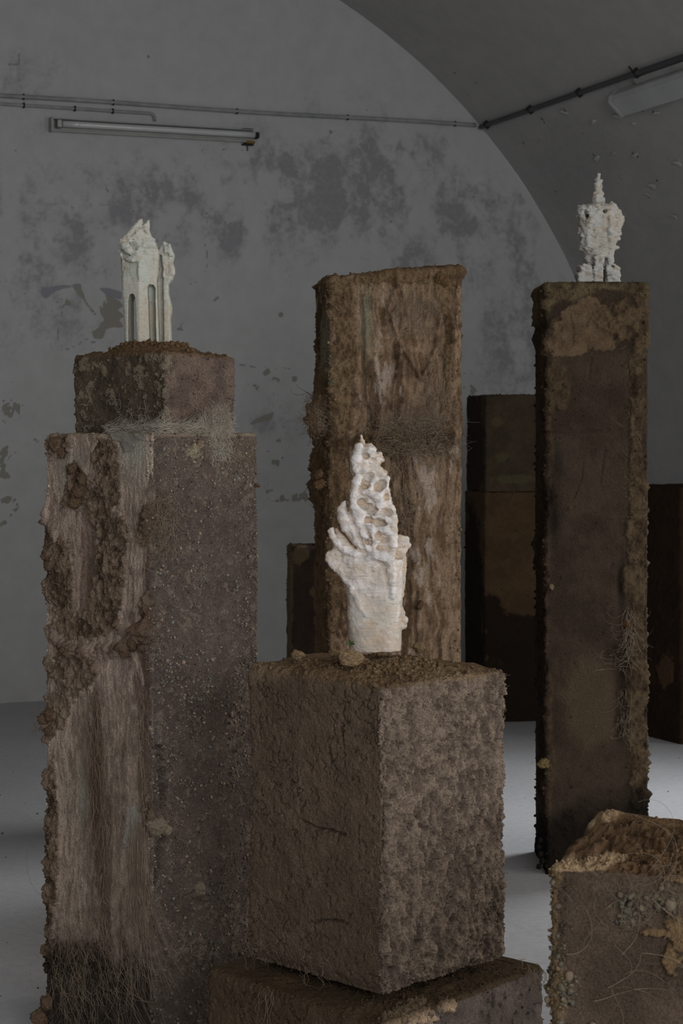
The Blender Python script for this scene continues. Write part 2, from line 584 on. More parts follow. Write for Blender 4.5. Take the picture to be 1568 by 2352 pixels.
def build_end_wall():
    us = np.concatenate([np.linspace(VC - VR, -0.15, 30)[:-1], np.arange(-0.15, 4.0, 0.0112), np.linspace(4.0, VC + VR, 8)])
    M = 312
    zt = np.where(np.abs(us - VC) < VR, VZ + np.sqrt(np.maximum(VR ** 2 - (us - VC) ** 2, 0)), VZ)
    k = np.linspace(0, 1, M)[:, None]
    Z = k * zt[None, :]
    U = np.repeat(us[None, :], M, 0)
    P = np.stack([P0[0] + EU[0] * U, P0[1] + EU[1] * U, Z], -1).reshape(-1, 3)
    px, py = proj(P)
    n1 = fbm(P, 2.6, 6, 3, gain=0.68); n2 = fbm(P, 9, 5, 8, gain=0.7); n3 = fbm(P, 1.0, 3, 12)
    drip = fbm(P, 7, 5, 21, (1, 1, 0.4), 0.68)
    # grime: the mottled damp band across the wall and its drips
    zone = np.maximum.reduce([
        blobs(px, py, [(150, 520, 260, 130), (330, 480, 200, 110), (60, 560, 160, 120)]) * 0.95,
        blobs(px, py, [(640, 420, 170, 120), (800, 430, 260, 170), (880, 350, 150, 80), (560, 530, 120, 70)]) * 0.95,
        blobs(px, py, [(1040, 500, 170, 150), (1190, 560, 120, 140), (980, 620, 160, 90), (1180, 760, 90, 160)]) * 0.85,
        blobs(px, py, [(240, 620, 300, 60), (120, 700, 160, 120)]) * 0.55,
        blobs(px, py, [(1500, 880, 130, 220), (620, 980, 120, 60), (40, 180, 120, 60)]) * 0.45,
        blobs(px, py, [(150, 300, 160, 60), (450, 330, 260, 50)]) * 0.25])
    gr = zone * sm(0.42, 0.64, 0.34 * n1 + 0.36 * drip + 0.34 * n2 - 0.01 + 0.02 * zone) * 1.4
    gr = np.clip(gr * (0.55 + 0.9 * n2), 0, 1) * 0.85
    # clean round patches in the grime
    lightp = blobs(px, py, [(552, 352, 20, 18), (483, 414, 17, 19), (508, 452, 13, 18), (535, 435, 13, 20), (450, 510, 12, 28), (375, 515, 26, 22), (700, 300, 60, 26), (655, 450, 20, 14)])
    gr *= 1 - 0.75 * sm(0.3, 0.5, lightp + 1.1 * (n2 - 0.5))
    # peeled spots
    peel_zone = np.maximum.reduce([
        blobs(px, py, [(30, 945, 60, 60), (110, 900, 55, 30), (10, 1070, 40, 60), (100, 1050, 40, 40), (25, 1210, 50, 40)]),
        blobs(px, py, [(600, 890, 60, 40), (700, 965, 46, 34), (692, 1012, 30, 22), (600, 1190, 60, 30), (640, 1150, 40, 22), (630, 1065, 30, 18), (675, 870, 22, 10), (700, 1150, 40, 50)]) * 0.96,
        blobs(px, py, [(1085, 890, 40, 25), (1500, 880, 50, 30), (20, 1180, 60, 90), (650, 1080, 80, 130)]) * 0.72])
    pn = fbm(P, 15, 5, 40, gain=0.68)
    peel = peel_zone * 0.50 + (pn - 0.5) * 1.7 - 0.07
    qx, qy = px + (pn - .5) * 14, py + (n2 - .5) * 14
    big = poly_sdf(qx, qy, [(165, 655), (186, 655), (200, 690), (224, 724), (232, 742), (238, 735), (222, 694), (238, 712), (236, 690), (250, 700), (242, 672), (275, 693), (285, 707), (270, 715), (288, 727), (272, 737), (286, 752), (260, 753), (243, 756), (236, 778), (212, 776), (210, 762), (230, 752), (226, 733), (200, 700), (180, 676)])
    tri = poly_sdf(qx, qy, [(150, 702), (152, 683), (168, 702)])
    leafy = poly_sdf(px, py, [(567, 978), (592, 960), (628, 947), (622, 966), (598, 970)])
    peel = np.maximum(peel, 0.5 - np.minimum(np.minimum(big, tri), leafy) * 0.06)
    # nail holes and specks
    holes = [(166, 478, 3), (307, 484, 3), (474, 490, 3), (663, 503, 4), (683, 500, 2.5), (341, 130, 4), (341, 128, 3), (463, 345, 3), (593, 347, 3), (556, 345, 2.5), (513, 344, 3), (671, 350, 3), (842, 253, 3), (898, 509, 3.5), (1065, 512, 3.5), (1088, 452, 3), (55, 172, 3), (36, 346, 3), (52, 379, 2.5), (760, 304, 4), (757, 300, 3), (645, 723, 6), (58, 673, 3), (529, 512, 3), (474, 510, 3)]
    hd = np.full(px.shape, 1e9)
    for hx, hy, hr in holes:
        hd = np.minimum(hd, np.hypot(px - hx, py - hy) - hr)
    peel = np.maximum(peel, 0.5 - hd * 0.07)
    # flakes with their shadow painted in as dark slate, and torn edges
    fl = [[(92, 662), (110, 660), (188, 648), (186, 655), (150, 662), (132, 668), (104, 685), (94, 676)],
          [(222, 658), (252, 662), (275, 667), (284, 692), (262, 685), (240, 675)],
          [(236, 423), (250, 437), (256, 447), (246, 442)], [(488, 692), (500, 680), (506, 686), (492, 695)],
          [(404, 762), (420, 740), (414, 756), (430, 765), (412, 762)]]
    fd = np.full(px.shape, 1e9)
    for p in fl: fd = np.minimum(fd, poly_sdf(qx, qy, p))
    cr = strokes(px + (n2 - 0.5) * 16, py + (pn - 0.5) * 16, [
        (3.2, [(122, 672), (126, 695), (148, 700), (142, 720), (140, 745), (133, 758), (137, 790), (156, 803), (178, 795), (198, 776), (222, 790)]),
        (2.6, [(66, 792), (88, 792)]), (2.6, [(60, 445), (100, 446)]), (2.4, [(470, 560), (478, 600), (470, 625)]), (2.6, [(0, 145), (44, 152), (48, 108)]),
        (3.0, [(20, 900), (36, 940), (50, 960)]), (2.6, [(2, 1085), (20, 1050), (60, 1020)]), (2.2, [(430, 655), (450, 648), (470, 652)]), (2.0, [(530, 838), (700, 850)]), (2.0, [(1050, 862), (1110, 855)])])
    flake = np.maximum(0.5 - fd * 0.08, cr * 0.9)
    # the long ruled line and a paler strip along the vault
    ln = np.abs(py - (462 + 0.042 * px) - 0) < 1.7
    gr = np.maximum(gr, np.where(ln & (px < 960) & (n2 > 0.42), 0.4, 0))
    du = (zt[None, :] * np.ones((M, 1))).ravel() - P[:, 2]
    rad = VR - np.hypot(U.ravel() - VC, P[:, 2] - VZ)
    edge = (rad < 0.035 + 0.02 * n2) & (P[:, 2] < 3.4)
    gr = np.where(edge, 0, gr)
    light = np.where(edge, 0.62, 0.0) * (U.ravel() > 1)
    light = np.maximum(light, sm(0.7, 0.9, lightp) * 0.0)
    col = np.stack([gr, peel, flake, light], -1)
    rel = (fbm(P, 3, 4, 77) - 0.5) * 0.012
    P = P + np.stack([EW[0] * rel, EW[1] * rel, rel * 0], -1)
    return structure(mesh_np('wall_back', P, grid_faces(M, len(us)), M_WALL, col))


def build_vault():
    phi = np.concatenate([np.linspace(0.0, 0.95, 130), np.linspace(0.95, math.pi, 50)[1:]])
    ws = np.concatenate([np.linspace(0, 3.6, 250), np.linspace(3.6, 14.0, 40)[1:]])
    PH, WW = np.meshgrid(phi, ws)
    u = VC + VR * np.cos(PH); z = VZ + VR * np.sin(PH)
    P = np.stack([P0[0] + EU[0] * u + EW[0] * WW, P0[1] + EU[1] * u + EW[1] * WW, z], -1).reshape(-1, 3)
    px, py = proj(P)
    n1 = fbm(P, 1.6, 5, 5, gain=0.55); n2 = fbm(P, 8, 4, 18)
    gr = sm(0.42, 0.75, n1) * 0.45 + 0.2 * blobs(px, py, [(1060, 330, 60, 60), (1250, 400, 120, 100)])
    peel = np.zeros_like(px)
    fl = np.zeros_like(px)
    spots = [(1075, 221, 3.4), (1222, 120, 3), (1044, 168, 2.5), (1092, 190, 2)]
    for hx, hy, hr in spots:
        peel = np.maximum(peel, 0.5 - (np.hypot(px - hx, py - hy) - hr) * 0.08)
    nicks = [(3, [(1244, 270), (1246, 278), (1252, 284)]), (3, [(1296, 246), (1302, 258), (1296, 266)]), (3, [(1357, 270), (1366, 276), (1376, 284)]), (3.4, [(1360, 350), (1372, 362), (1382, 368)]),
             (3.0, [(1447, 345), (1460, 358), (1474, 362)]), (3.2, [(1422, 400), (1430, 410)]), (3, [(1202, 320), (1201, 328)]), (3, [(1238, 320), (1242, 330)]), (2.6, [(1405, 352), (1420, 356)]),
             (3.4, [(1500, 408), (1510, 416), (1520, 420)]), (3, [(1488, 440), (1490, 455)]), (3, [(1500, 256), (1512, 262)]), (3, [(1482, 256), (1476, 254)]), (3, [(1549, 492), (1554, 500)]), (2.4, [(1412, 214), (1418, 226), (1414, 230)]),
             (2.4, [(1430, 452), (1436, 462)]), (2.4, [(1338, 305), (1345, 312)]), (2.4, [(1275, 440), (1280, 445)]), (2.2, [(1334, 398), (1338, 402)])]
    peel = np.maximum(peel, strokes(px + (n2 - 0.5) * 8, py, nicks) * 0.95)
    chips = [(1421, 266, 6, 12), (1500, 426, 8, 8), (1558, 374, 7, 11), (1342, 300, 6, 4), (1456, 282, 5, 4), (1393, 174, 5, 4)]
    for a, b, rx, ry in chips:
        q = (px - a) + (py - b) * 0.4
        fl = np.maximum(fl, 1.0 - 0.5 * np.hypot(q / rx, (py - b) / ry))
    fl = np.clip(fl * (0.75 + 0.6 * (n2 - 0.4)), 0, 1)
    rel = (fbm(P, 1.5, 4, 70) - 0.5) * 0.02 * np.clip((WW.ravel()) / 0.3, 0, 1)
    nr = np.stack([-EU[0] * np.cos(PH), -EU[1] * np.cos(PH), -np.sin(PH)], -1).reshape(-1, 3)
    col = np.stack([np.clip(gr, 0, 1), peel, fl, fl * 0], -1)
    o = mesh_np('ceiling', P + nr * rel[:, None], grid_faces(len(ws), len(phi)), M_VAULT, col)
    structure(o)
    for nm, uu in (('wall_right', VC + VR), ('wall_left', VC - VR)):
        W2, Z2 = np.meshgrid(np.linspace(0, 14, 120), np.linspace(0, VZ, 10))
        Q = np.stack([P0[0] + EU[0] * uu + EW[0] * W2, P0[1] + EU[1] * uu + EW[1] * W2, Z2], -1).reshape(-1, 3)
        g = sm(0.4, 0.7, fbm(Q, 2, 4, 9)) * 0.6
        structure(mesh_np(nm, Q, grid_faces(10, 120), M_VAULT, np.stack([g, g * 0, g * 0, g * 0], -1)))


def build_floor():
    m, N, L, B = mat_new('screed_floor', 0.62, 0.3)
    tc = N.new('ShaderNodeTexCoord')
    n1 = noise_node(N, L, tc.outputs['Object'], 1.6, 8, 0.62)
    n2 = noise_node(N, L, tc.outputs['Object'], 38, 4, 0.6)
    vo = N.new('ShaderNodeTexVoronoi'); vo.inputs['Scale'].default_value = 14; L.new(tc.outputs['Object'], vo.inputs['Vector'])
    r1 = ramp(N, L, n1.outputs['Fac'], [(0.3, (0.44, 0.44, 0.45)), (0.7, (0.52, 0.52, 0.53))])
    r2 = ramp(N, L, n2.outputs['Fac'], [(0.25, (0.86, 0.86, 0.86)), (0.7, (1.05, 1.05, 1.05))])
    r3 = ramp(N, L, vo.outputs['Distance'], [(0.03, (0.55, 0.53, 0.5)), (0.06, (1, 1, 1))])
    c = mulc(N, L, r1.outputs[0], r2.outputs[0]); c = mulc(N, L, c, r3.outputs[0], 0.7)
    L.new(c, B.inputs['Base Color'])
    bu = N.new('ShaderNodeBump'); bu.inputs['Distance'].default_value = 0.003; bu.inputs['Strength'].default_value = 0.3
    L.new(n2.outputs['Fac'], bu.inputs['Height']); L.new(bu.outputs[0], B.inputs['Normal'])
    V = [room(VC - VR, 0, 0), room(VC - VR, 14, 0), room(VC + VR, 14, 0), room(VC + VR, 0, 0)]
    return structure(mesh_np('floor', V, [(0, 1, 2, 3)], m, None, False))


build_end_wall(); build_vault(); build_floor()

# ------------------------------------------------------------------ conduits and lamps
M_PIPE = plain_mat('painted_conduit', (0.30, 0.305, 0.31), 0.6, 0.3, 0, 0.2, 14)
M_PIPE_DARK = plain_mat('dark_conduit', (0.075, 0.076, 0.082), 0.5, 0.35, 0, 0.2, 14)
M_RUST = plain_mat('rusty_clip', (0.035, 0.028, 0.02), 0.8, 0.2, 0.2, 0.5, 60)
M_ORANGE = plain_mat('rust_orange', (0.20, 0.12, 0.035), 0.85, 0.2, 0, 0.4, 50)
M_TRAY = plain_mat('enamel_tray', (0.36, 0.362, 0.352), 0.45, 0.4, 0, 0.15, 10)
M_TUBE = plain_mat('glass_tube', (0.55, 0.56, 0.56), 0.12, 0.6, 0, 0.05, 5)
M_CAP = plain_mat('metal_cap', (0.30, 0.30, 0.28), 0.35, 0.5, 0.7, 0.2, 40)
M_BOX = plain_mat('lamp_housing', (0.50, 0.51, 0.51), 0.6, 0.3, 0, 0.08, 6)


def wall_pt(px, py, off=0.0):
    """room coordinates (u, z) where a sight line meets the end wall"""
    q = P0 + EW * off
    n = EW
    r = np.array([(px - CXP) / FPX, 1.0])
    t = np.dot(q, n) / np.dot(r, n)
    p = r * t
    return float(np.dot(p - P0, EU)), float(EYE - (py - HOR) / FPX * t)


def tube_path(name, pts, rad, mat, parent=None, sides=12, caps=True):
    P = np.asarray(pts, float); n = len(P)
    t = np.gradient(P, axis=0); t /= np.linalg.norm(t, axis=1)[:, None]
    ref = np.array([0.37, -0.9, 0.21])
    u = np.cross(t, ref); u /= np.linalg.norm(u, axis=1)[:, None]
    v = np.cross(t, u)
    a = np.arange(sides) * 2 * math.pi / sides
    ring = (P[:, None, :] + (u[:, None, :] * np.cos(a)[None, :, None] + v[:, None, :] * np.sin(a)[None, :, None]) * rad).reshape(-1, 3)
    F = grid_faces(n, sides, True)
    V = np.concatenate([ring, P[:1], P[-1:]])
    e = []
    for k in range(sides):
        e.append((n * sides, n * sides, (k + 1) % sides, k))
    me = bpy.data.meshes.new(name)
    faces = [tuple(int(x) for x in f) for f in F] + [(n * sides, (k + 1) % sides, k) for k in range(sides)] + [(n * sides + 1, (n - 1) * sides + k, (n - 1) * sides + (k + 1) % sides) for k in range(sides)]
    me.from_pydata([tuple(p) for p in V], [], faces)
    me.polygons.foreach_set('use_smooth', np.ones(len(me.polygons), dtype=bool))
    me.materials.append(mat)
    o = bpy.data.objects.new(name, me); COL.objects.link(o)
    if parent is not None: o.parent = parent
    return o


def frame_box(name, o, ax, ay, az, lo, hi, mat, parent=None, bevel=0.0):
    """box in a local frame (origin o, unit axes)"""
    o, ax, ay, az = (np.array(q, float) for q in (o, ax, ay, az))
    vs = []
    for k in range(8):
        a = [lo[i] if not (k >> i) & 1 else hi[i] for i in range(3)]
        vs.append(tuple(o + ax * a[0] + ay * a[1] + az * a[2]))
    me = bpy.data.meshes.new(name)
    me.from_pydata(vs, [], [(0, 2, 3, 1), (4, 5, 7, 6), (0, 1, 5, 4), (2, 6, 7, 3), (0, 4, 6, 2), (1, 3, 7, 5)])
    me.materials.append(mat)
    ob = bpy.data.objects.new(name, me); COL.objects.link(ob)
    if bevel:
        b = ob.modifiers.new('edge', 'BEVEL'); b.width = bevel; b.segments = 2
    if parent is not None: ob.parent = parent
    return ob


def prism(name, o, ax, ay, az, prof, l0, l1, mat, parent=None):
    """profile in (ay, az) drawn along ax"""
    o, ax, ay, az = (np.array(q, float) for q in (o, ax, ay, az))
    n = len(prof)
    vs = [tuple(o + ax * l + ay * a + az * b) for l in (l0, l1) for a, b in prof]
    fs = [(k, (k + 1) % n, n + (k + 1) % n, n + k) for k in range(n)] + [tuple(range(n))[::-1], tuple(range(n, 2 * n))]
    me = bpy.data.meshes.new(name); me.from_pydata(vs, [], fs); me.materials.append(mat)
    ob = bpy.data.objects.new(name, me); COL.objects.link(ob)
    if parent is not None: ob.parent = parent
    return ob


E3 = np.array([EU[0], EU[1], 0.0]); W3 = np.array([EW[0], EW[1], 0.0]); Z3 = np.array([0, 0, 1.0])


def R3(u, w, z): return np.array(room(u, w, z))


def clip_on(parent, c, along, out, size, mat=M_RUST):
    up = np.cross(along, out)
    return frame_box('pipe_clip', c, along, up, out, (-size * 0.35, -size, -size * 0.7), (size * 0.35, size, size * 0.75), mat, parent, size * 0.15)


ua, za = wall_pt(-60, 218); ub, zb = wall_pt(1088, 289.5)
pipe = tube_path('electrical_conduit', [R3(ua + (ub - ua) * k, 0.022, za + (zb - za) * k + 0.004 * math.sin(k * 9)) for k in np.linspace(0, 1, 40)], 0.0125, M_PIPE)
tag(pipe, 'long thin grey conduit running across the back wall above the tube lamp', 'conduit')
for cx, cy in [(258, 243), (541, 258), (795, 272), (1041, 287), (52, 226)]:
    u, z = wall_pt(cx, cy - 2)
    k = (u - ua) / (ub - ua)
    clip_on(pipe, R3(u, 0.02, za + (zb - za) * k + 0.004 * math.sin(k * 9)), E3, W3, 0.016)
ua2, za2 = wall_pt(-60, 236); ub2, zb2 = wall_pt(343, 262); ue, ze = wall_pt(352, 279)
pts = [R3(ua2 + (ub2 - ua2) * k, 0.02, za2 + (zb2 - za2) * k) for k in np.linspace(0, 1, 24)]
pts += [R3(ub2 + 0.018, 0.02, zb2 - 0.006), R3(ub2 + 0.026, 0.02, zb2 - 0.02), R3(ub2 + 0.027, 0.02, ze)]
pipe2 = tube_path('electrical_conduit', pts, 0.009, M_PIPE)
tag(pipe2, 'shorter grey conduit that bends down into the tube lamp on the back wall', 'conduit')
for cx, cy in [(53, 246), (170, 252), (257, 259)]:
    u, z = wall_pt(cx, cy)
    k = (u - ua2) / (ub2 - ua2)
    clip_on(pipe2, R3(u, 0.018, za2 + (zb2 - za2) * k), E3, W3, 0.015)

# tube lamp on the end wall
u0, z0 = wall_pt(116, 288); u1, z1 = wall_pt(583, 315)
zl = (z0 + z1) / 2
dirl = (R3(u1, 0, z1) - R3(u0, 0, z0)); LL = np.linalg.norm(dirl); dirl /= LL
org = R3(u0, 0.0, z0)
upl = np.cross(W3, dirl); upl = upl if upl[2] > 0 else -upl
lamp = empty('tube_lamp', tuple(org), 'unlit fluorescent tube lamp with rusty open metal tray on the back wall', 'lamp')


def lp(o):
    o.parent = lamp; o.location = -Vector(lamp.location); return o


lp(prism('tray', org, dirl, upl, W3, [(-0.036, 0.0), (-0.040, 0.05), (-0.034, 0.052), (-0.028, 0.02), (0.026, 0.02), (0.030, 0.052), (0.036, 0.05), (0.034, 0.0)], 0.0, LL - 0.02, M_TRAY))
lp(tube_path('glass_tube', [org + dirl * q + upl * 0.004 + W3 * 0.052 for q in np.linspace(0.055, LL - 0.015, 12)], 0.0185, M_TUBE, None, 20))
lp(frame_box('end_plate', org, dirl, upl, W3, (-0.012, -0.042, 0.0), (0.0, 0.040, 0.075), M_TRAY, None, 0.003))
lp(frame_box('socket', org, dirl, upl, W3, (0.02, -0.020, 0.02), (0.052, 0.026, 0.075), M_CAP, None, 0.006))
lp(frame_box('socket', org, dirl, upl, W3, (LL - 0.012, -0.016, 0.02), (LL + 0.012, 0.020, 0.07), M_RUST, None, 0.006))
lp(frame_box('rust_bracket', org, dirl, upl, W3, (LL - 0.062, -0.046, 0.0), (LL - 0.012, -0.030, 0.058), M_ORANGE, None, 0.004))
lp(frame_box('rust_strip', org, dirl, upl, W3, (LL - 0.085, 0.034, 0.0), (LL - 0.02, 0.041, 0.05), M_RUST, None, 0.002))
lp(frame_box('mounting_foot', org, dirl, upl, W3, (LL - 0.08, -0.054, 0.0), (LL - 0.01, -0.044, 0.03), M_RUST, None, 0.003))
lp(tube_path('hanging_wire', [org + dirl * (LL - 0.045) - upl * q + W3 * 0.012 for q in (0.05, 0.065, 0.085)], 0.003, M_RUST, None, 6))

# dark conduit along the vault
phi0 = math.atan2(3.424 - VZ, 2.994 - VC)


def vault_pt(phi, w, off=0.0):
    return R3(VC + (VR - off) * math.cos(phi), w, VZ + (VR - off) * math.sin(phi))


vp = tube_path('vault_conduit', [vault_pt(phi0, w, 0.024) for w in np.linspace(0.05, 4.2, 40)], 0.0155, M_PIPE_DARK)
tag(vp, 'dark conduit climbing along the vault from the corner of the back wall', 'conduit')
vn = np.array([-math.cos(phi0) * EU[0], -math.cos(phi0) * EU[1], -math.sin(phi0)])


def vault_w(phi, px):
    lo, hi = 0.0, 8.0
    for _ in range(50):
        mid = (lo + hi) / 2
        p = vault_pt(phi, mid)
        if CXP + p[0] / p[1] * FPX < px: lo = mid
        else: hi = mid
    return (lo + hi) / 2


for cx in (1123, 1223, 1336, 1468):
    clip_on(vp, vault_pt(phi0, vault_w(phi0, cx), 0.022), W3, vn, 0.024)


def vault_hit(px, py):
    best = None
    for phi in np.linspace(0.05, 1.4, 700):
        w = vault_w(phi, px); p = vault_pt(phi, w)
        e = abs(HOR - (p[2] - EYE) / p[1] * FPX - py)
        if best is None or e < best[0]: best = (e, phi, w)
    return best[1], best[2]


# paint flakes curling off the vault
M_FLAKE = plain_mat('curled_paint', (0.52, 0.52, 0.51), 0.85, 0.2, 0, 0.1, 20)
for k, (fx_, fy_, w_, h_, a_) in enumerate([(1421, 266, 10, 22, 0.5), (1500, 428, 14, 16, 0.2), (1558, 374, 12, 20, 0.3), (1244, 276, 8, 14, -0.3), (1298, 256, 9, 18, 0.2), (1366, 278, 20, 8, 0.5), (1373, 362, 22, 7, 0.5), (1460, 356, 22, 7, 0.4), (1427, 404, 8, 16, -0.4), (1240, 326, 6, 16, -0.3), (1508, 258, 14, 8, 0.3), (1410, 353, 18, 6, 0.2), (1490, 448, 7, 14, 0.1), (1456, 282, 10, 6, 0.4), (1551, 496, 8, 14, 0.2)]):
    pf_, wf_ = vault_hit(fx_, fy_)
    o3 = vault_pt(pf_, wf_)
    nf3 = np.array([-math.cos(pf_) * EU[0], -math.cos(pf_) * EU[1], -math.sin(pf_)])
    tf3 = np.cross(W3, nf3); tf3 = tf3 if tf3[2] > 0 else -tf3
    sc_ = o3[1] / FPX
    gx_, gy_ = np.meshgrid(np.linspace(-0.5, 0.5, 6), np.linspace(-0.5, 0.5, 6))
    gx_ = gx_ * (1 - 0.5 * np.abs(gy_)) + 0.12 * np.sin(gy_ * 7 + k)
    ca, sa = math.cos(a_), math.sin(a_)
    xs_, ys_ = gx_.ravel() * w_ * sc_, gy_.ravel() * h_ * sc_
    up_ = 0.004 + 0.018 * (gy_.ravel() + 0.5) ** 2
    VF = o3 + (W3 * 1.5)[None] * (xs_ * ca - ys_ * sa)[:, None] + tf3[None] * (xs_ * sa + ys_ * ca)[:, None] + nf3[None] * up_[:, None]
    of = mesh_np('paint_flake', VF, grid_faces(6, 6), M_FLAKE, None, True, bpy.data.objects['ceiling'])
    sf = of.modifiers.new('thickness', 'SOLIDIFY'); sf.thickness = 0.0015

# boxed lamp on the vault
ph, wb = vault_hit(1432, 232)
nb = np.array([-math.cos(ph) * EU[0], -math.cos(ph) * EU[1], -math.sin(ph)])
tb = np.cross(W3, nb); tb = tb if tb[2] > 0 else -tb
ob = vault_pt(ph, wb)
box = empty('box_lamp', tuple(ob), 'pale boxy lamp housing fixed to the vault under the dark conduit', 'lamp')


def bp(o):
    o.parent = box; o.location = -Vector(box.location); return o


bp(prism('housing', ob, W3, tb, nb, [(-0.075, 0.0), (-0.075, 0.022), (-0.055, 0.075), (0.055, 0.085), (0.075, 0.06), (0.075, 0.0)], 0.02, 1.32, M_BOX))
bp(prism('end_cap', ob, W3, tb, nb, [(-0.077, 0.0), (-0.077, 0.022), (-0.056, 0.077), (0.056, 0.087), (0.077, 0.06), (0.077, 0.0)], 0.0, 0.022, M_BOX))
bp(frame_box('mounting_rail', ob, W3, tb, nb, (0.25, 0.077, 0.0), (1.32, 0.115, 0.03), M_TRAY, None, 0.004))
bp(tube_path('lead_wire', [ob + W3 * 0.30 + tb * q + nb * 0.03 for q in (0.11, 0.15, 0.19)], 0.005, M_RUST, None, 6))

# ================================================================== mud-covered blocks and pillars
KA = 1.58                                   # photo tone to surface colour


def alb(r, g, b, k=None):
    return np.minimum(lin(r, g, b) * (k or KA), 0.85)


BROWN = alb(76, 64, 53); DARK = alb(44, 35, 28); PURPLE = alb(76, 66, 63); TAN = alb(112, 95, 76); PALE = alb(142, 126, 108); GREEN = alb(104, 104, 88)
BLACKISH = alb(26, 21, 18); OLIVE = alb(66, 60, 44); CHALK = alb(150, 142, 136)


# ---- the block in the middle and the slab under it
CB = [(0.086, 3.73), (0.361, 4.01), (0.075, 4.28), (-0.203, 4.005)]
SB = [(0.085, 3.60), (0.448, 4.03), (0.07, 4.385), (-0.297, 4.01)]
SLAB_TOP = 0.35


def feat_center(c):
    P = c.P
    big = fbm(P, 7, 3, 1) - 0.5
    med = fbm(P, 34, 5, 2, gain=0.68) - 0.5
    sl = fbm(P @ np.array([[0.8, 0.2, -0.3], [0.2, 0.8, 0.3], [0.5, -0.4, 0.8]]), 60, 4, 5, (1, 1, 0.35), 0.65) - 0.5
    dl = big * 0.006 + med * 0.009 + sl * 0.006
    rough = fbm(P, 58, 5, 4, (1, 1, 0.7), 0.74)
    dr = big * 0.007 + (rough - 0.5) * 0.030 - pits(P, 40, 6, 0.60, 0.65) * 0.008 - crackle(P, 18, 31, 0.010) * 0.006 - sm(0.555, 0.59, fbm(P, 90, 3, 37, (1, 1, 0.55), 0.65)) * 0.0055
    cr = crackle(P, 11, 30, 0.007) * 0.008 + crackle(P, 24, 33, 0.010) * 0.005 + pits(P, 70, 36, 0.66, 0.72) * 0.005
    gash = strokes(c.px + med * 40, c.py + med * 30, [(5, [(688, 1885), (715, 1898), (745, 1905), (790, 1918)]), (3.5, [(715, 2118), (760, 2112), (800, 2122)]), (3, [(786, 1620), (785, 1700)])])
    dl = dl - cr - gash * 0.012
    dl = dl + blobs(c.px, c.py, [(620, 1560, 60, 22), (700, 1580, 50, 18)]) * 0.005
    h = (c.z - c.z0) / (c.z1 - c.z0)
    prof = 0.003 * np.sin(h * 7 + 0.6) - 0.008 * sm(0.05, 0.0, h)
    d = np.where(c.L, dl, dr) + prof
    top = fbm(P, 26, 5, 9, gain=0.7) - 0.5
    r = np.hypot(P[:, 0] - 0.085, P[:, 1] - 4.02)
    heap = 0.010 * sm(0.20, 0.05, r) + 0.010 * sm(0.36, 0.2, np.abs(P[:, 0] + 0.05) + np.abs(P[:, 1] - 4.0)) + 0.014 * blobs(c.px, c.py, [(700, 1500, 70, 30), (1020, 1495, 70, 26)])
    dtop = top * 0.034 + heap
    d = d * (1 - c.T) + dtop * c.T
    v = fbm(P, 22, 5, 14, gain=0.65)
    col = mixc(BROWN[None] * 0.88, BROWN[None] * 1.10, sm(0.35, 0.65, v))
    right = mixc(alb(76, 66, 58)[None], alb(100, 88, 77)[None], sm(0.40, 0.60, rough))  # colour follows the relief: hollows painted darker, as if shaded
    col = np.where(c.R[:, None], right, col)
    col = mixc(col, alb(82, 66, 47)[None], c.T * 0.8)
    lip = blobs(c.px, c.py, [(1060, 1555, 70, 10), (1010, 1562, 40, 10), (600, 1545, 40, 20)])
    col = mixc(col, TAN[None], lip * 0.5)
    return d, col


def feat_slab(c):
    P = c.P
    med = fbm(P, 34, 5, 22, gain=0.7) - 0.5; fin = fbm(P, 110, 3, 23, gain=0.7) - 0.5
    d = (fbm(P, 8, 3, 24) - 0.5) * 0.008 + med * 0.010 + fin * 0.004
    d = d - crackle(P, 12, 60, 0.012) * 0.008 - crackle(P, 24, 66, 0.016) * 0.005
    d = d - np.where(c.R, pits(P, 60, 67, 0.6, 0.72) * 0.006, 0)
    lump = sm(0.42, 0.62, blobs(c.px, c.py, [(950, 2330, 70, 45), (1020, 2310, 30, 25), (900, 2345, 40, 30)]) * 0.8 + (fbm(P, 60, 5, 25, gain=0.72) - 0.5) * 1.3)
    d = d + lump * (0.006 + (fbm(P, 70, 4, 28, gain=0.7) - .5) * 0.03)
    root = strokes(c.px, c.py, [(5, [(590, 2352), (605, 2300), (622, 2278), (650, 2262), (672, 2250)])])
    col = mixc(alb(66, 55, 43)[None] * 0.9, alb(66, 55, 43)[None] * 1.1, sm(.35, .65, fbm(P, 18, 4, 26)))
    col = np.where((c.R & (c.px > 905))[:, None], mixc(alb(74, 66, 62)[None], alb(86, 77, 72)[None], sm(.35, .65, fbm(P, 30, 4, 27))), col)
    col = mixc(col, alb(150, 130, 108)[None], lump)
    col = mixc(col, alb(92, 76, 56)[None], sm(0.3, 0.7, blobs(c.px, c.py, [(660, 2255, 40, 22), (1030, 2270, 26, 8)])))
    col = mixc(col, alb(58, 47, 33)[None], c.T * 0.75)
    return d, col


slab = empty('mud_slab', (0.08, 4.0, 0.0), 'wide low mud slab under the block that carries the flame-shaped sculpture', 'slab')
mud_block('body', SB, 0.0, SLAB_TOP - 0.016, feat_slab, 0.0029, (1, 0, 0, 1), 0.014, 0.014, 50, SOIL, slab, tone=1.15, zfine=0.24)
cblock = empty('mud_block', (0.08, 4.0, SLAB_TOP), 'rough brown mud block with cracked faces carrying the flame-shaped white sculpture', 'block')
mud_block('body', CB, SLAB_TOP + 0.006, 0.988, feat_center, 0.0023, (1, 0, 0, 1), 0.012, 0.012, 60, SOIL, cblock, tone=1.17)

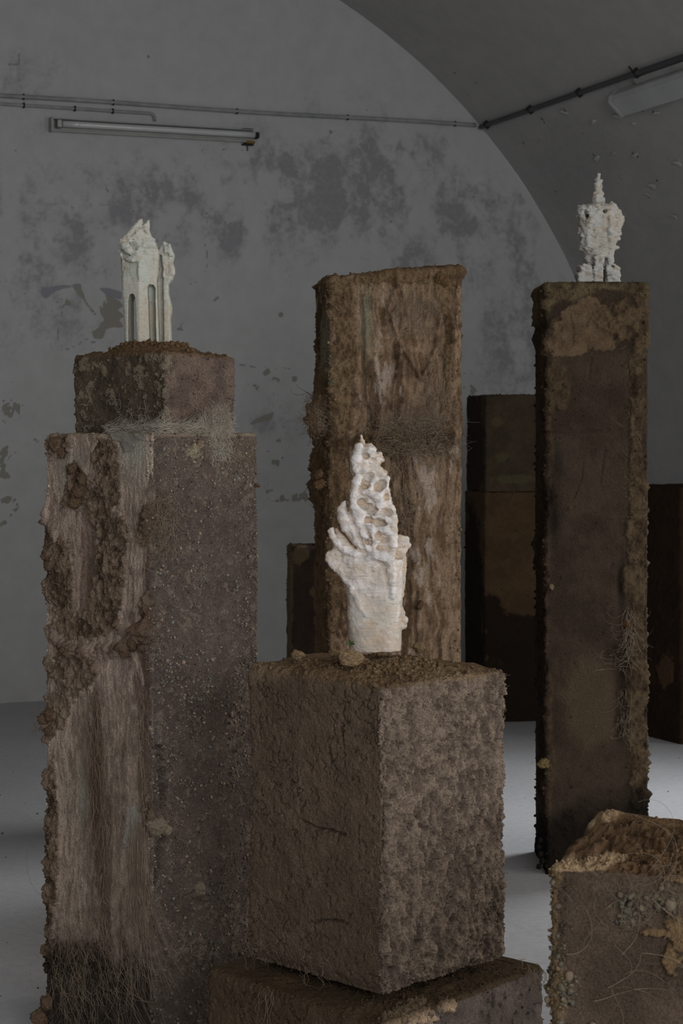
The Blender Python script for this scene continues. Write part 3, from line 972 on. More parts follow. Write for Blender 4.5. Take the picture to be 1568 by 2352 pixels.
# ---- the tall pillar at the left and the block on it
KL = 0.93
LPC = [(x * KL, y * KL) for x, y in [(-0.480, 4.62), (-0.226, 4.90), (-0.506, 5.19), (-0.792, 4.905)]]
LFACE = Face(LPC[3], LPC[0]); RFACE = Face(LPC[0], LPC[1])


def feat_left(c):
    P, px, py = c.P, c.px, c.py
    n1 = fbm(P, 16, 4, 101); n2 = fbm(P, 46, 5, 102, gain=0.72); n3 = fbm(P, 130, 3, 103, gain=0.7)
    W = P + ((np.stack([fbm(P, 9, 3, 120), fbm(P, 9, 3, 121), P[:, 2] * 0], -1) - 0.5) * 0.05)
    st = fbm(W, 34, 5, 104, (1, 1, 0.07), 0.6); st2 = fbm(W, 130, 4, 105, (1, 1, 0.07), 0.65)
    # left face: pale brushed ground, streaked brown, with thick mud crust over it
    crust = blobs(px, py, [(140, 1015, 30, 40), (235, 1040, 50, 55), (255, 1110, 45, 110), (180, 1130, 42, 80), (262, 1260, 55, 150), (225, 1180, 50, 90), (235, 1380, 60, 120), (150, 1320, 45, 130), (110, 1290, 22, 120),
                           (200, 1440, 90, 60), (170, 1545, 62, 70), (130, 1630, 46, 60), (110, 1680, 30, 40), (345, 1200, 30, 60), (345, 1420, 24, 60), (355, 1860, 26, 44), (120, 1900, 20, 200), (108, 2080, 18, 120), (175, 2200, 100, 40)])
    scoop = blobs(px, py, [(190, 1290, 26, 110), (195, 1200, 16, 60), (205, 1020, 12, 30), (300, 1080, 22, 90), (140, 1070, 14, 40), (310, 1330, 14, 90), (225, 1480, 40, 26), (250, 1650, 60, 60)])
    F = crust * 1.0 - scoop * 0.85 + (n1 - 0.5) * 0.9 + (n2 - 0.5) * 0.8
    cr = sm(0.44, 0.55, F)
    roll = strokes(px, py + (n1 - 0.5) * 26, [(17, [(112, 1440), (130, 1470), (170, 1492), (230, 1500), (280, 1490), (320, 1462), (340, 1440)])])
    roll = np.sqrt(np.clip(roll, 0, 1)) * np.clip(2.6 * fbm(P, 26, 4, 131, gain=0.65) - 0.55, 0, 1.3)
    pit = blobs(px, py, [(185, 1150, 14, 26), (172, 1080, 9, 14), (197, 1300, 20, 90)])
    dl = (st - 0.5) * 0.005 + (st2 - 0.5) * 0.003 + cr * (0.006 + (n2 - 0.5) * 0.034 + (n1 - 0.5) * 0.012) + roll * 0.024 * (0.4 + 1.2 * n2) - pit * 0.012
    dl += blobs(px, py, [(95, 1665, 18, 30), (100, 1270, 14, 24), (108, 1180, 12, 30)]) * 0.016 * (0.3 + 1.4 * n2)
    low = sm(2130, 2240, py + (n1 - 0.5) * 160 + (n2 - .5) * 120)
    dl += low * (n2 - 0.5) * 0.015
    cl = mixc(alb(160, 144, 130)[None], alb(120, 106, 96)[None], sm(0.38, 0.62, st2 * 0.6 + n2 * 0.4))
    streak = sm(0.50, 0.64, st + 0.22 * blobs(px, py, [(215, 1800, 26, 260), (245, 1950, 14, 240), (330, 1700, 18, 200)]) - 0.25 * blobs(px, py, [(165, 1900, 40, 260), (310, 1950, 26, 150), (320, 1080, 34, 120), (150, 1080, 20, 60), (235, 1540, 30, 60)]) + (n2 - .5) * 0.25)
    cl = mixc(cl, mixc(alb(60, 45, 35)[None], alb(88, 72, 60)[None], sm(.4, .6, n2)), streak * 0.75)
    cl = mixc(cl, alb(72, 54, 42)[None], blobs(px, py, [(200, 1320, 30, 130), (215, 1840, 20, 200)]) * 0.75)
    cl = mixc(cl, alb(140, 142, 130)[None], blobs(px, py, [(308, 1040, 34, 60), (160, 1090, 24, 50), (190, 1830, 12, 60)]) * 0.7)
    wp = poly_sdf(px + (n2 - .5) * 8, py + (n2 - .5) * 10, [(296, 1856), (314, 1850), (320, 1880), (318, 1920), (312, 1955), (296, 1948), (284, 1935), (290, 1900)])
    cl = mixc(cl, alb(150, 149, 141)[None], sm(3, -2, wp) * 0.9)
    mud = mixc(alb(70, 57, 46)[None], alb(112, 96, 81)[None], sm(0.38, 0.62, n2))
    mud = mixc(mud, alb(118, 104, 90)[None], blobs(px, py, [(150, 1600, 60, 90), (300, 1130, 30, 120)]) * 0.6)
    cl = mixc(cl, mud, cr)
    cl = mixc(cl, alb(76, 57, 42)[None], roll * 0.8)
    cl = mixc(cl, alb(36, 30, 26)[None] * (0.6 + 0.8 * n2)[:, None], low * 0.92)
    # right face: plum-grey mud with gravelly bumps and sandy flecks
    g1 = fbm(P, 95, 4, 110, (1, 1, 0.8), 0.7)
    bump = sm(0.55, 0.66, g1)
    sand_zone = blobs(px, py, [(365, 1500, 22, 400), (588, 1300, 24, 400), (540, 1040, 90, 50), (440, 1040, 50, 26), (550, 1680, 22, 180), (545, 2120, 40, 60), (440, 2180, 60, 40), (450, 2060, 24, 30), (420, 1420, 40, 40)])
    sand = sm(0.57, 0.63, fbm(P, 75, 5, 111, gain=0.72) + sand_zone * 0.10 - 0.01)
    gap = strokes(px + (n2 - .5) * 16, py, [(10, [(364, 1718), (372, 1760), (374, 1850)]), (9, [(372, 1905), (366, 1960), (362, 2010)])])
    seam = strokes(px, py + (n1 - 0.5) * 12 + (n2 - .5) * 10, [(3.5, [(350, 1452), (420, 1435), (500, 1425)]), (3, [(500, 1425), (592, 1452)]), (3.5, [(420, 2062), (520, 2025)])])
    dr = (fbm(P, 9, 3, 112) - 0.5) * 0.006 + (n2 - 0.5) * 0.006 + bump * 0.0022 + sand * 0.003 - np.clip(gap * 1.6, 0, 1) * 0.024 - seam * 0.004 + (fbm(W, 60, 3, 113, (1, 1, 0.15)) - 0.5) * 0.002
    knob = blobs(px, py, [(362, 1900, 22, 26), (440, 1040, 22, 18), (455, 2040, 14, 18)])
    dr += knob * 0.022 * (0.1 + 1.5 * n2)
    crr = mixc(alb(68, 59, 54)[None], alb(80, 70, 64)[None], sm(0.38, 0.62, n1 * .5 + n2 * .5))
    crr = mixc(crr, alb(100, 92, 82)[None], bump * 0.25)
    crr = mixc(crr, alb(112, 102, 90)[None], sand * 0.45)
    crr = mixc(crr, alb(124, 116, 98)[None], sm(0.4, 0.6, knob + (n2 - .5)) * 0.6)
    crr = mixc(crr, alb(94, 82, 68)[None], blobs(px, py, [(560, 1040, 60, 50)]) * 0.4)
    w = sm(-0.008, 0.004, c.S + (n1 - 0.5) * 0.02 + (n2 - 0.5) * 0.02)
    d = dl * (1 - w) + dr * w
    col = mixc(cl, crr, w)
    d += blobs(px, py, [(346, 1190, 26, 50), (340, 1470, 20, 30), (350, 1130, 14, 20)]) * 0.018 * (2.2 * n2 - 0.5)
    col = mixc(col, alb(80, 64, 51)[None], blobs(px, py, [(352, 1190, 28, 56), (338, 1430, 20, 60)]) * 0.7)
    d = d * (1 - c.T) + ((n2 - 0.5) * 0.012 + 0.002) * c.T
    col = mixc(col, alb(128, 116, 98)[None], c.T * 0.8)
    return d, col


lpil = empty('mud_pillar', (-0.465, 4.56, 0), 'tall mud pillar with peeling crust, gravelly side and hanging fibres', 'pillar')
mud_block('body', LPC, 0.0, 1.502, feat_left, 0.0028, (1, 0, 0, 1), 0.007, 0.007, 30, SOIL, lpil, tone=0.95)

UPC = [(x * KL, y * KL) for x, y in [(-0.452, 4.715), (-0.290, 4.975), (-0.550, 5.14), (-0.712, 4.88)]]


def feat_upper(c):
    P, px, py = c.P, c.px, c.py
    n1 = fbm(P, 24, 4, 201); n2 = fbm(P, 60, 5, 202, gain=0.72)
    lich = sm(0.53, 0.60, fbm(P, 42, 5, 203, gain=0.72) * 0.9 + 0.16 * blobs(px, py, [(215, 840, 40, 30), (195, 900, 26, 50), (360, 840, 30, 40), (250, 900, 30, 24), (380, 930, 16, 40), (345, 860, 46, 20)]) - 0.02) * (px < 400)
    pit = pits(P, 34, 204, 0.62, 0.74, (1, 1, 0.6))
    d = (fbm(P, 9, 3, 205) - 0.5) * 0.006 + (n1 - 0.5) * 0.004 + (n2 - .5) * 0.012 + lich * 0.004 - pit * np.where(c.R, 0.007, 0.002) - crackle(P, 14, 206, 0.012) * 0.004
    h = (c.z - c.z0) / (c.z1 - c.z0)
    d = d + 0.006 * h - 0.003
    col = mixc(alb(60, 52, 43)[None], alb(72, 63, 52)[None], sm(.35, .65, n1))
    col = np.where((c.S >= 0)[:, None], mixc(alb(78, 66, 60)[None], alb(92, 79, 70)[None], sm(.35, .65, n1)), col)
    col = mixc(col, alb(110, 102, 86)[None], lich * 0.65)
    r = np.hypot((P[:, 0] + 0.470) / 1.0, (P[:, 1] - 4.575) / 1.0)
    heap = 0.030 * sm(0.14, 0.055, r + (n1 - .5) * 0.03) + 0.004
    dt = heap + (n1 - 0.5) * 0.012 + (n2 - 0.5) * 0.020
    d = d * (1 - c.T) + dt * c.T
    col = mixc(col, alb(82, 64, 44)[None], c.T * 0.9)
    return d, col


ublk = empty('mud_block', (-0.465, 4.575, 1.511), 'squat mud block with pale lichen-like patches on top of the fibre-hung pillar', 'block')
mud_block('body', UPC, 1.506, 1.697, feat_upper, 0.0025, (1, 0, 0, 1), 0.007, 0.007, 40, SOIL, ublk)

# ---- the broad pillar behind the flame-shaped sculpture
MPC = rotbox(0.150, 6.10, 0.215, 0.20, 7)


def feat_mid(c):
    P, px, py = c.P, c.px, c.py
    n1 = fbm(P, 11, 4, 301); n2 = fbm(P, 36, 5, 302, gain=0.72); n3 = fbm(P, 110, 3, 303, gain=0.7)
    W = P + ((np.stack([fbm(P, 7, 3, 320), fbm(P, 7, 3, 321), P[:, 2] * 0], -1) - 0.5) * 0.07)
    st = fbm(W, 24, 5, 304, (1, 1, 0.09), 0.6); st2 = fbm(W, 120, 4, 305, (1, 1, 0.05), 0.65)
    crust = blobs(px, py, [(770, 700, 40, 80), (790, 820, 40, 160), (760, 960, 60, 120), (735, 1000, 30, 120), (760, 1200, 60, 200), (760, 650, 50, 20), (1015, 680, 26, 50), (1030, 800, 16, 120), (1020, 960, 26, 80), (720, 900, 20, 120), (900, 1010, 120, 40), (740, 1400, 40, 120), (900, 640, 100, 14)])
    bare = blobs(px, py, [(880, 830, 44, 170), (960, 760, 46, 110), (985, 1300, 60, 300), (930, 1300, 50, 250), (842, 760, 14, 70), (745, 760, 12, 90), (940, 700, 50, 50)])
    F = crust - bare * 0.9 + (n1 - 0.5) * 0.9 + (n2 - .5) * 0.9
    cr = sm(0.34, 0.50, F)
    tongue = poly_sdf(px + (n1 - .5) * 20, py + (n2 - .5) * 16, [(832, 690), (910, 690), (1000, 640), (1010, 720), (1000, 850), (960, 960), (905, 1000), (865, 985), (838, 900)])
    tg = sm(4, -4, tongue)
    fold = strokes(px + (n1 - .5) * 10, py, [(9, [(908, 625), (915, 655), (898, 690), (890, 712)]), (7, [(890, 712), (915, 790), (940, 830), (965, 872), (990, 860)]), (7, [(965, 870), (1000, 800), (1012, 720)]), (7, [(838, 880), (850, 950), (868, 985)]), (6, [(918, 800), (905, 870), (900, 940)])])
    groove = strokes(px + (n1 - .5) * 8, py, [(5, [(830, 680), (833, 800), (836, 900)]), (5, [(958, 1360), (952, 1440), (955, 1500)]), (4, [(915, 1150), (912, 1350)]), (4, [(738, 700), (733, 900), (745, 1100)])])
    ledge = strokes(px + (n1 - .5) * 20, py + (n2 - .5) * 20, [(12, [(720, 1000), (800, 1020), (860, 1000), (930, 1015), (1000, 985), (1035, 1000)])])
    d = (st - 0.5) * 0.014 + (st2 - 0.5) * 0.010 - sm(0.53, 0.57, st) * 0.004 + (n2 - .5) * 0.006 + cr * (0.006 + (n2 - .5) * 0.036) + tg * 0.005 + fold * 0.017 * (0.2 + 1.6 * n2) - groove * 0.012 + ledge * 0.014 * (2.4 * n2 - 0.5)
    seam = strokes(px, py, [(3, [(700, 1026), (1060, 1030)])])
    d = d - seam * 0.007
    d += blobs(px, py, [(718, 950, 18, 40), (1040, 770, 12, 60), (725, 1080, 14, 50), (730, 1120, 14, 40), (1045, 990, 10, 40)]) * 0.026 * (0.4 + n2)
    h = sm(1030, 640, py)
    d += np.where(px > 880, 0.0, 0.006) * h
    col = mixc(alb(122, 103, 84)[None], alb(84, 67, 52)[None], sm(0.38, 0.62, st2 * .6 + n2 * .4))
    col = mixc(col, alb(58, 43, 30)[None], sm(0.51, 0.60, st + (n2 - .5) * .3) * 0.75)
    wh = sm(0.54, 0.64, fbm(W, 40, 5, 306, (1, 1, 0.3), 0.7) * 0.85 + 0.17 * blobs(px, py, [(878, 880, 26, 90), (960, 1060, 16, 90), (870, 760, 16, 80), (930, 870, 14, 60), (985, 1010, 20, 14), (965, 1290, 24, 70), (760, 730, 8, 40), (990, 1140, 20, 60)]))
    col = mixc(col, alb(156, 144, 134)[None], wh * 0.5)
    col = mixc(col, alb(122, 124, 104)[None], blobs(px, py, [(840, 740, 12, 70), (747, 800, 9, 80), (770, 850, 20, 50)]) * 0.6)
    col = mixc(col, mixc(alb(78, 62, 45)[None], alb(104, 86, 65)[None], sm(.35, .65, n2)), cr * 0.9)
    col = mixc(col, alb(50, 36, 24)[None], ledge * 0.6)
    d = d * (1 - c.T) + ((n2 - .5) * 0.026 + (n1 - .5) * 0.02 + 0.034 * sm(740, 1040, px) - 0.006) * c.T
    col = mixc(col, alb(86, 68, 48)[None], c.T * 0.8)
    return d, col


mpil = empty('mud_pillar', (0.15, 6.1, 0), 'broad streaky brown pillar with bare top behind the flame-shaped sculpture', 'pillar')
mud_block('body', MPC, 0.0, 2.02, feat_mid, 0.0036, (1, 0, 0, 1), 0.010, 0.010, 24, SOIL, mpil, (0.004, 0), 1.0, 0.66)
MFACE = Face(MPC[0], MPC[1])

# ---- the slim column at the right
RPC = rotbox(0.872, 6.42, 0.172, 0.172, 0.5)


def feat_column(c):
    P, px, py = c.P, c.px, c.py
    n1 = fbm(P, 11, 4, 401); n2 = fbm(P, 36, 5, 402, gain=0.72); n3 = fbm(P, 110, 3, 403, gain=0.7)
    st = fbm(P, 26, 4, 404, (1, 1, 0.12))
    rim = poly_sdf(px + (n1 - .5) * 12, py + (n2 - .5) * 18, [(1215, 630), (1490, 630), (1490, 690), (1440, 672), (1380, 668), (1345, 680), (1312, 698), (1285, 690), (1262, 705), (1250, 740), (1215, 760)])
    rc = sm(5, -5, rim)
    edge = sm(0.34, 0.5, blobs(px, py, [(1470, 760, 20, 90), (1462, 880, 16, 120), (1460, 1040, 14, 140), (1462, 1250, 20, 200), (1465, 1420, 16, 160), (1462, 1620, 22, 220), (1468, 1800, 18, 60), (1420, 740, 50, 60), (1448, 1330, 24, 40), (1440, 1580, 20, 40)]) + (n1 - 0.5) * 0.8 + (n2 - .5) * .9)
    ledge = sm(0.36, 0.54, blobs(px, py, [(1262, 860, 22, 120), (1258, 1010, 12, 120), (1250, 1300, 14, 300), (1256, 1700, 16, 200), (1290, 900, 26, 60), (1275, 760, 20, 60)]) + (n1 - 0.5) * 1.0)
    tanz = sm(0.44, 0.52, blobs(px, py, [(1350, 745, 90, 60), (1300, 790, 60, 30), (1380, 780, 50, 30)]) * 1.1 + (n1 - .5) * 0.6 + (n2 - 0.5) * 0.9)
    dome = poly_sdf(px + (n1 - .5) * 24 + (n2 - .5) * 24, py + (n2 - .5) * 30, [(1290, 1690), (1285, 1600), (1300, 1545), (1335, 1518), (1375, 1520), (1400, 1555), (1412, 1620), (1410, 1700), (1350, 1720)])
    dm = sm(26, -24, dome)
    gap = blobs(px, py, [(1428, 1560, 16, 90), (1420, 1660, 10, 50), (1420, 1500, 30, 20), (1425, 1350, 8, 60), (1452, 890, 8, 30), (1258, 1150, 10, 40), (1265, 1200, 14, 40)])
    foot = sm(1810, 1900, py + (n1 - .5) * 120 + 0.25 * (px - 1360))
    seam = strokes(px, py + (n1 - .5) * 8, [(3, [(1240, 992), (1330, 991), (1400, 988)])])
    crk = strokes(px + (n2 - .5) * 14, py, [(3, [(1340, 1060), (1332, 1100), (1315, 1145)]), (3, [(1312, 720), (1314, 790)]), (2.5, [(1356, 820), (1352, 870)]), (2.5, [(1390, 1030), (1378, 1110)])])
    d = (n1 - .5) * 0.008 + (st - .5) * 0.005 + (n2 - .5) * 0.004 + (n3 - .5) * 0.003
    d += rc * (0.012 + (n2 - .5) * 0.040) + edge * (0.006 + (n2 - .5) * 0.036) + ledge * (0.008 + (n2 - .5) * 0.02) + dm * 0.006 + tanz * 0.004 - gap * 0.014 - seam * 0.006 - crk * 0.006 + foot * (n2 - .5) * 0.02
    d += blobs(px, py, [(1228, 780, 10, 18), (1233, 1250, 8, 16), (1235, 1290, 8, 16)]) * 0.015
    col = mixc(alb(57, 47, 38)[None], alb(71, 60, 49)[None], sm(.35, .65, n1 * .6 + n2 * .4))
    col = mixc(col, mixc(alb(104, 86, 66)[None], alb(126, 106, 82)[None], sm(.35, .65, n2)), tanz * 0.55)
    col = mixc(col, alb(92, 79, 62)[None], dm * 0.55)
    col = mixc(col, mixc(alb(68, 54, 40)[None], alb(102, 86, 65)[None], sm(.35, .65, n2)), np.maximum(edge * 0.75, ledge * 0.4))
    col = mixc(col, mixc(alb(72, 61, 46)[None], alb(104, 91, 68)[None], sm(.35, .65, n2)), rc * 0.9)
    col = mixc(col, alb(40, 31, 26)[None], np.clip(gap, 0, 1) * 0.85)  # gaps also painted dark, like the shade inside them
    col = mixc(col, alb(40, 33, 28)[None], blobs(px, py, [(1270, 1150, 22, 90), (1278, 1060, 16, 40), (1240, 1600, 14, 400)]) * 0.8)
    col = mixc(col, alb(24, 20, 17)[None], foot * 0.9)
    d = d * (1 - c.T) + ((n2 - .5) * 0.014 + 0.004) * c.T
    return d, col


rcol = empty('mud_column', (0.87, 6.42, 0), 'slim tall mud column with crumbling pale rim carrying the spired white sculpture', 'column')
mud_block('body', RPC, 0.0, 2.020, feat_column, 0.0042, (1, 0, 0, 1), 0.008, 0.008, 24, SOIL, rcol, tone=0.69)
CFACE = Face(RPC[0], RPC[1])

# ---- the nearest block at the lower right
NPC = rotbox(0.616, 3.075, 0.27, 0.20, -14)
NPC = [np.array([0.345, 2.955]), np.array([0.86, 2.80]), np.array([0.985, 3.21]), np.array([0.47, 3.365])]


def feat_near(c):
    P, px, py = c.P, c.px, c.py
    n1 = fbm(P, 14, 4, 501); n2 = fbm(P, 45, 5, 502, gain=0.7); n3 = fbm(P, 130, 3, 503, gain=.7)
    edge = sm(0.3, 0.5, blobs(px, py, [(1262, 2100, 22, 200), (1265, 2280, 34, 100), (1270, 2010, 26, 40)]) + (n1 - .5) * 0.7)
    peb = sm(0.50, 0.62, blobs(px, py, [(1470, 2080, 60, 40), (1520, 2070, 60, 30), (1445, 2110, 26, 26), (1300, 2270, 26, 60)]) * 0.6 + (fbm(P, 60, 3, 504) - .5) * 1.0 + 0.15)
    scab = sm(0.42, 0.6, blobs(px, py, [(1560, 2150, 30, 60), (1500, 2140, 40, 12), (1540, 2200, 16, 50), (1550, 2010, 60, 24)]) * 0.9 + (n2 - .5) * 1.7)
    d = (n1 - .5) * 0.008 + (n2 - .5) * 0.004 + (n3 - .5) * 0.0015 + edge * (0.008 + (n2 - .5) * 0.022) + peb * 0.006 + scab * 0.010 - crackle(P, 16, 505, 0.008) * 0.003
    lip = sm(0.35, 0.5, blobs(px, py, [(1330, 1985, 80, 18), (1400, 1972, 40, 14), (1290, 1990, 30, 24), (1385, 1876, 34, 12), (1355, 1890, 14, 12)]) + (n2 - .5) * 0.6)
    col = mixc(alb(62, 52, 43)[None], alb(76, 64, 54)[None], sm(.35, .65, n1))
    col = mixc(col, alb(96, 80, 58)[None], edge * 0.75)
    col = mixc(col, alb(84, 78, 62)[None], peb * 0.4)
    col = mixc(col, alb(104, 84, 58)[None], scab * 0.7)
    pit = pits(P, 46, 506, 0.56, 0.68)
    dt = (n1 - .5) * 0.014 + (n2 - .5) * 0.028 + (n3 - .5) * 0.008 - pit * 0.010 + lip * 0.003
    ct = mixc(alb(66, 50, 34)[None], alb(84, 65, 46)[None], sm(.35, .65, n2))
    d = d * (1 - c.T) + dt * c.T
    col = mixc(col, ct, np.clip(c.T * 1.2, 0, 1))
    col = mixc(col, alb(134, 114, 88)[None], lip * 0.85 * sm(0.0, 0.2, c.T + sm(1975, 1985, 1990 - (py - 1985))))
    return d, col


nblk = empty('mud_block', (0.66, 3.08, 0), 'nearest mud block with dark crumbly top, pale lip and straw strands on its face', 'block')
mud_block('body', NPC, 0.0, 0.806, feat_near, 0.0025, (1, 0, 0, 0), 0.010, 0.010, 80, SOIL, nblk, zfine=0.50)
NFACE = Face(NPC[0], NPC[1])


# ---- blocks further back
def feat_plain(seed, base, light=None, lightblobs=None, dark=None, darkblobs=None, amp=1.0):
    def f(c):
        P, px, py = c.P, c.px, c.py
        n1 = fbm(P, 10, 4, seed); n2 = fbm(P, 36, 5, seed + 1, gain=0.7)
        d = ((n1 - .5) * 0.006 + (n2 - .5) * 0.012) * amp - crackle(P, 12, seed + 2, 0.012) * 0.004
        col = mixc(base[None] * 0.85, base[None] * 1.15, sm(.35, .65, n1 * 0.5 + n2 * 0.5))
        if lightblobs:
            m = sm(0.40, 0.55, blobs(px, py, lightblobs) + (n1 - .5) * 0.6 + (n2 - .5) * .9)
            col = mixc(col, light[None], m * 0.85); d = d + m * 0.006
        if darkblobs:
            m = sm(0.40, 0.55, blobs(px, py, darkblobs) + (n1 - .5) * 0.7 + (n2 - .5) * .6)
            col = mixc(col, dark[None], m * 0.9)
        return d, col
    return f


# two stacked blocks between the broad pillar and the slim column
def quad_from(px, Y, deg, a, b):
    t = math.radians(deg)
    ex = np.array([math.cos(t), math.sin(t)]); ey = np.array([-math.sin(t), math.cos(t)])
    f = np.array([(px - CXP) / FPX * Y, Y])
    return [f, f + ex * a, f + ex * a + ey * b, f + ey * b]


FS = quad_from(1113, 9.55, 10, 0.46, 0.44)
FT = quad_from(1115, 9.56, 10, 0.45, 0.42)
stack_low = empty('mud_block', (FS[0][0] + 0.2, 9.7, 0), 'tall far block, brown above a ragged black stain, lower of the far stack', 'block')
mud_block('body', FS, 0.0, 1.2035, feat_plain(600, alb(76, 60, 43), None, None, alb(30, 23, 18), [(1200, 1560, 120, 150), (1080, 1400, 34, 300), (1180, 1480, 120, 90), (1130, 1420, 30, 60)]), 0.007, (1, 0, 0, 1), 0.012, 0.012, 12, SOIL, stack_low, tone=0.85)
stack_top = empty('mud_block', (FT[0][0] + 0.2, 9.7, 1.21), 'olive-brown far block resting on top of the stained far block', 'block')
mud_block('body', FT, 1.2065, 1.714, feat_plain(620, alb(68, 58, 46), alb(80, 73, 53), [(1140, 970, 16, 14), (1180, 1100, 50, 14), (1150, 1050, 18, 14)], alb(44, 35, 30), [(1085, 1020, 30, 160)]), 0.007, (1, 0, 0, 1), 0.012, 0.012, 12, SOIL, stack_top, tone=0.85)

FR = quad_from(1563, 8.87, 26, 0.5, 0.5)
far_r = empty('mud_block', (FR[0][0], 9.2, 0), 'dark far block with a tan oval spot beyond the slim column', 'block')
mud_block('body', FR, 0.0, 1.25, feat_plain(640, alb(46, 34, 25), alb(78, 61, 43), [(1530, 1540, 22, 42)]), 0.007, (1, 0, 0, 1), 0.014, 0.012, 12, SOIL, far_r, tone=0.8)

SQ = rotbox(-0.015, 7.1, 0.185, 0.17, 4)
small = empty('mud_block', (0.0, 7.1, 0), 'lower dark mud block with crusty edges half hidden behind the broad pillar', 'block')
mud_block('body', SQ, 0.0, 1.072, feat_plain(660, alb(56, 46, 41), alb(92, 80, 60), [(666, 1380, 9, 160), (690, 1275, 22, 22), (735, 1450, 12, 60), (720, 1360, 12, 14)], None, None, 1.3), 0.006, (1, 0, 0, 1), 0.012, 0.014, 14, SOIL, small)

# ================================================================== white sculptures: distance fields turned into meshes
def surface_nets(f, org, h):
    ins = f < 0
    nx, ny, nz = f.shape
    c = ins[:-1, :-1, :-1].astype(np.int8)
    for a in (0, 1):
        for b in (0, 1):
            for d in (0, 1):
                if a or b or d:
                    c = c + ins[a:nx - 1 + a, b:ny - 1 + b, d:nz - 1 + d]
    cells = np.argwhere((c > 0) & (c < 8))
    idx = np.full((nx - 1, ny - 1, nz - 1), -1, dtype=np.int32)
    idx[tuple(cells.T)] = np.arange(len(cells))
    acc = np.zeros((len(cells), 3)); cnt = np.zeros(len(cells))
    I, J, K = cells.T
    for ax in range(3):
        o = [q for q in range(3) if q != ax]
        for a in (0, 1):
            for b in (0, 1):
                s = np.zeros(3, int); s[o[0]] = a; s[o[1]] = b
                e = s.copy(); e[ax] = 1
                f0 = f[I + s[0], J + s[1], K + s[2]]; f1 = f[I + e[0], J + e[1], K + e[2]]
                m = (f0 < 0) != (f1 < 0)
                t = np.where(m, f0 / np.where(m, f0 - f1, 1), 0)
                p = np.repeat(s[None].astype(float), len(cells), 0); p[:, ax] = t
                acc[m] += p[m]; cnt[m] += 1
    V = (cells + acc / cnt[:, None]) * h + org
    quads = []
    for ax in range(3):
        o1, o2 = (ax + 1) % 3, (ax + 2) % 3
        sl0 = [slice(None)] * 3; sl1 = [slice(None)] * 3
        sl0[ax] = slice(0, -1); sl1[ax] = slice(1, None)
        A = ins[tuple(sl0)]; B = ins[tuple(sl1)]
        E = np.argwhere(A != B)
        E = E[(E[:, o1] > 0) & (E[:, o2] > 0) & (E[:, o1] < f.shape[o1] - 1) & (E[:, o2] < f.shape[o2] - 1)]
        flip = A[tuple(E.T)]
        def cell(d1, d2):
            q = E.copy(); q[:, o1] -= d1; q[:, o2] -= d2
            return idx[tuple(q.T)]
        q = np.stack([cell(1, 1), cell(0, 1), cell(0, 0), cell(1, 0)], -1)
        q = np.where(flip[:, None], q, q[:, ::-1])
        quads.append(q)
    Q = np.concatenate(quads)
    Q = Q[(Q >= 0).all(1)]
    return V, Q


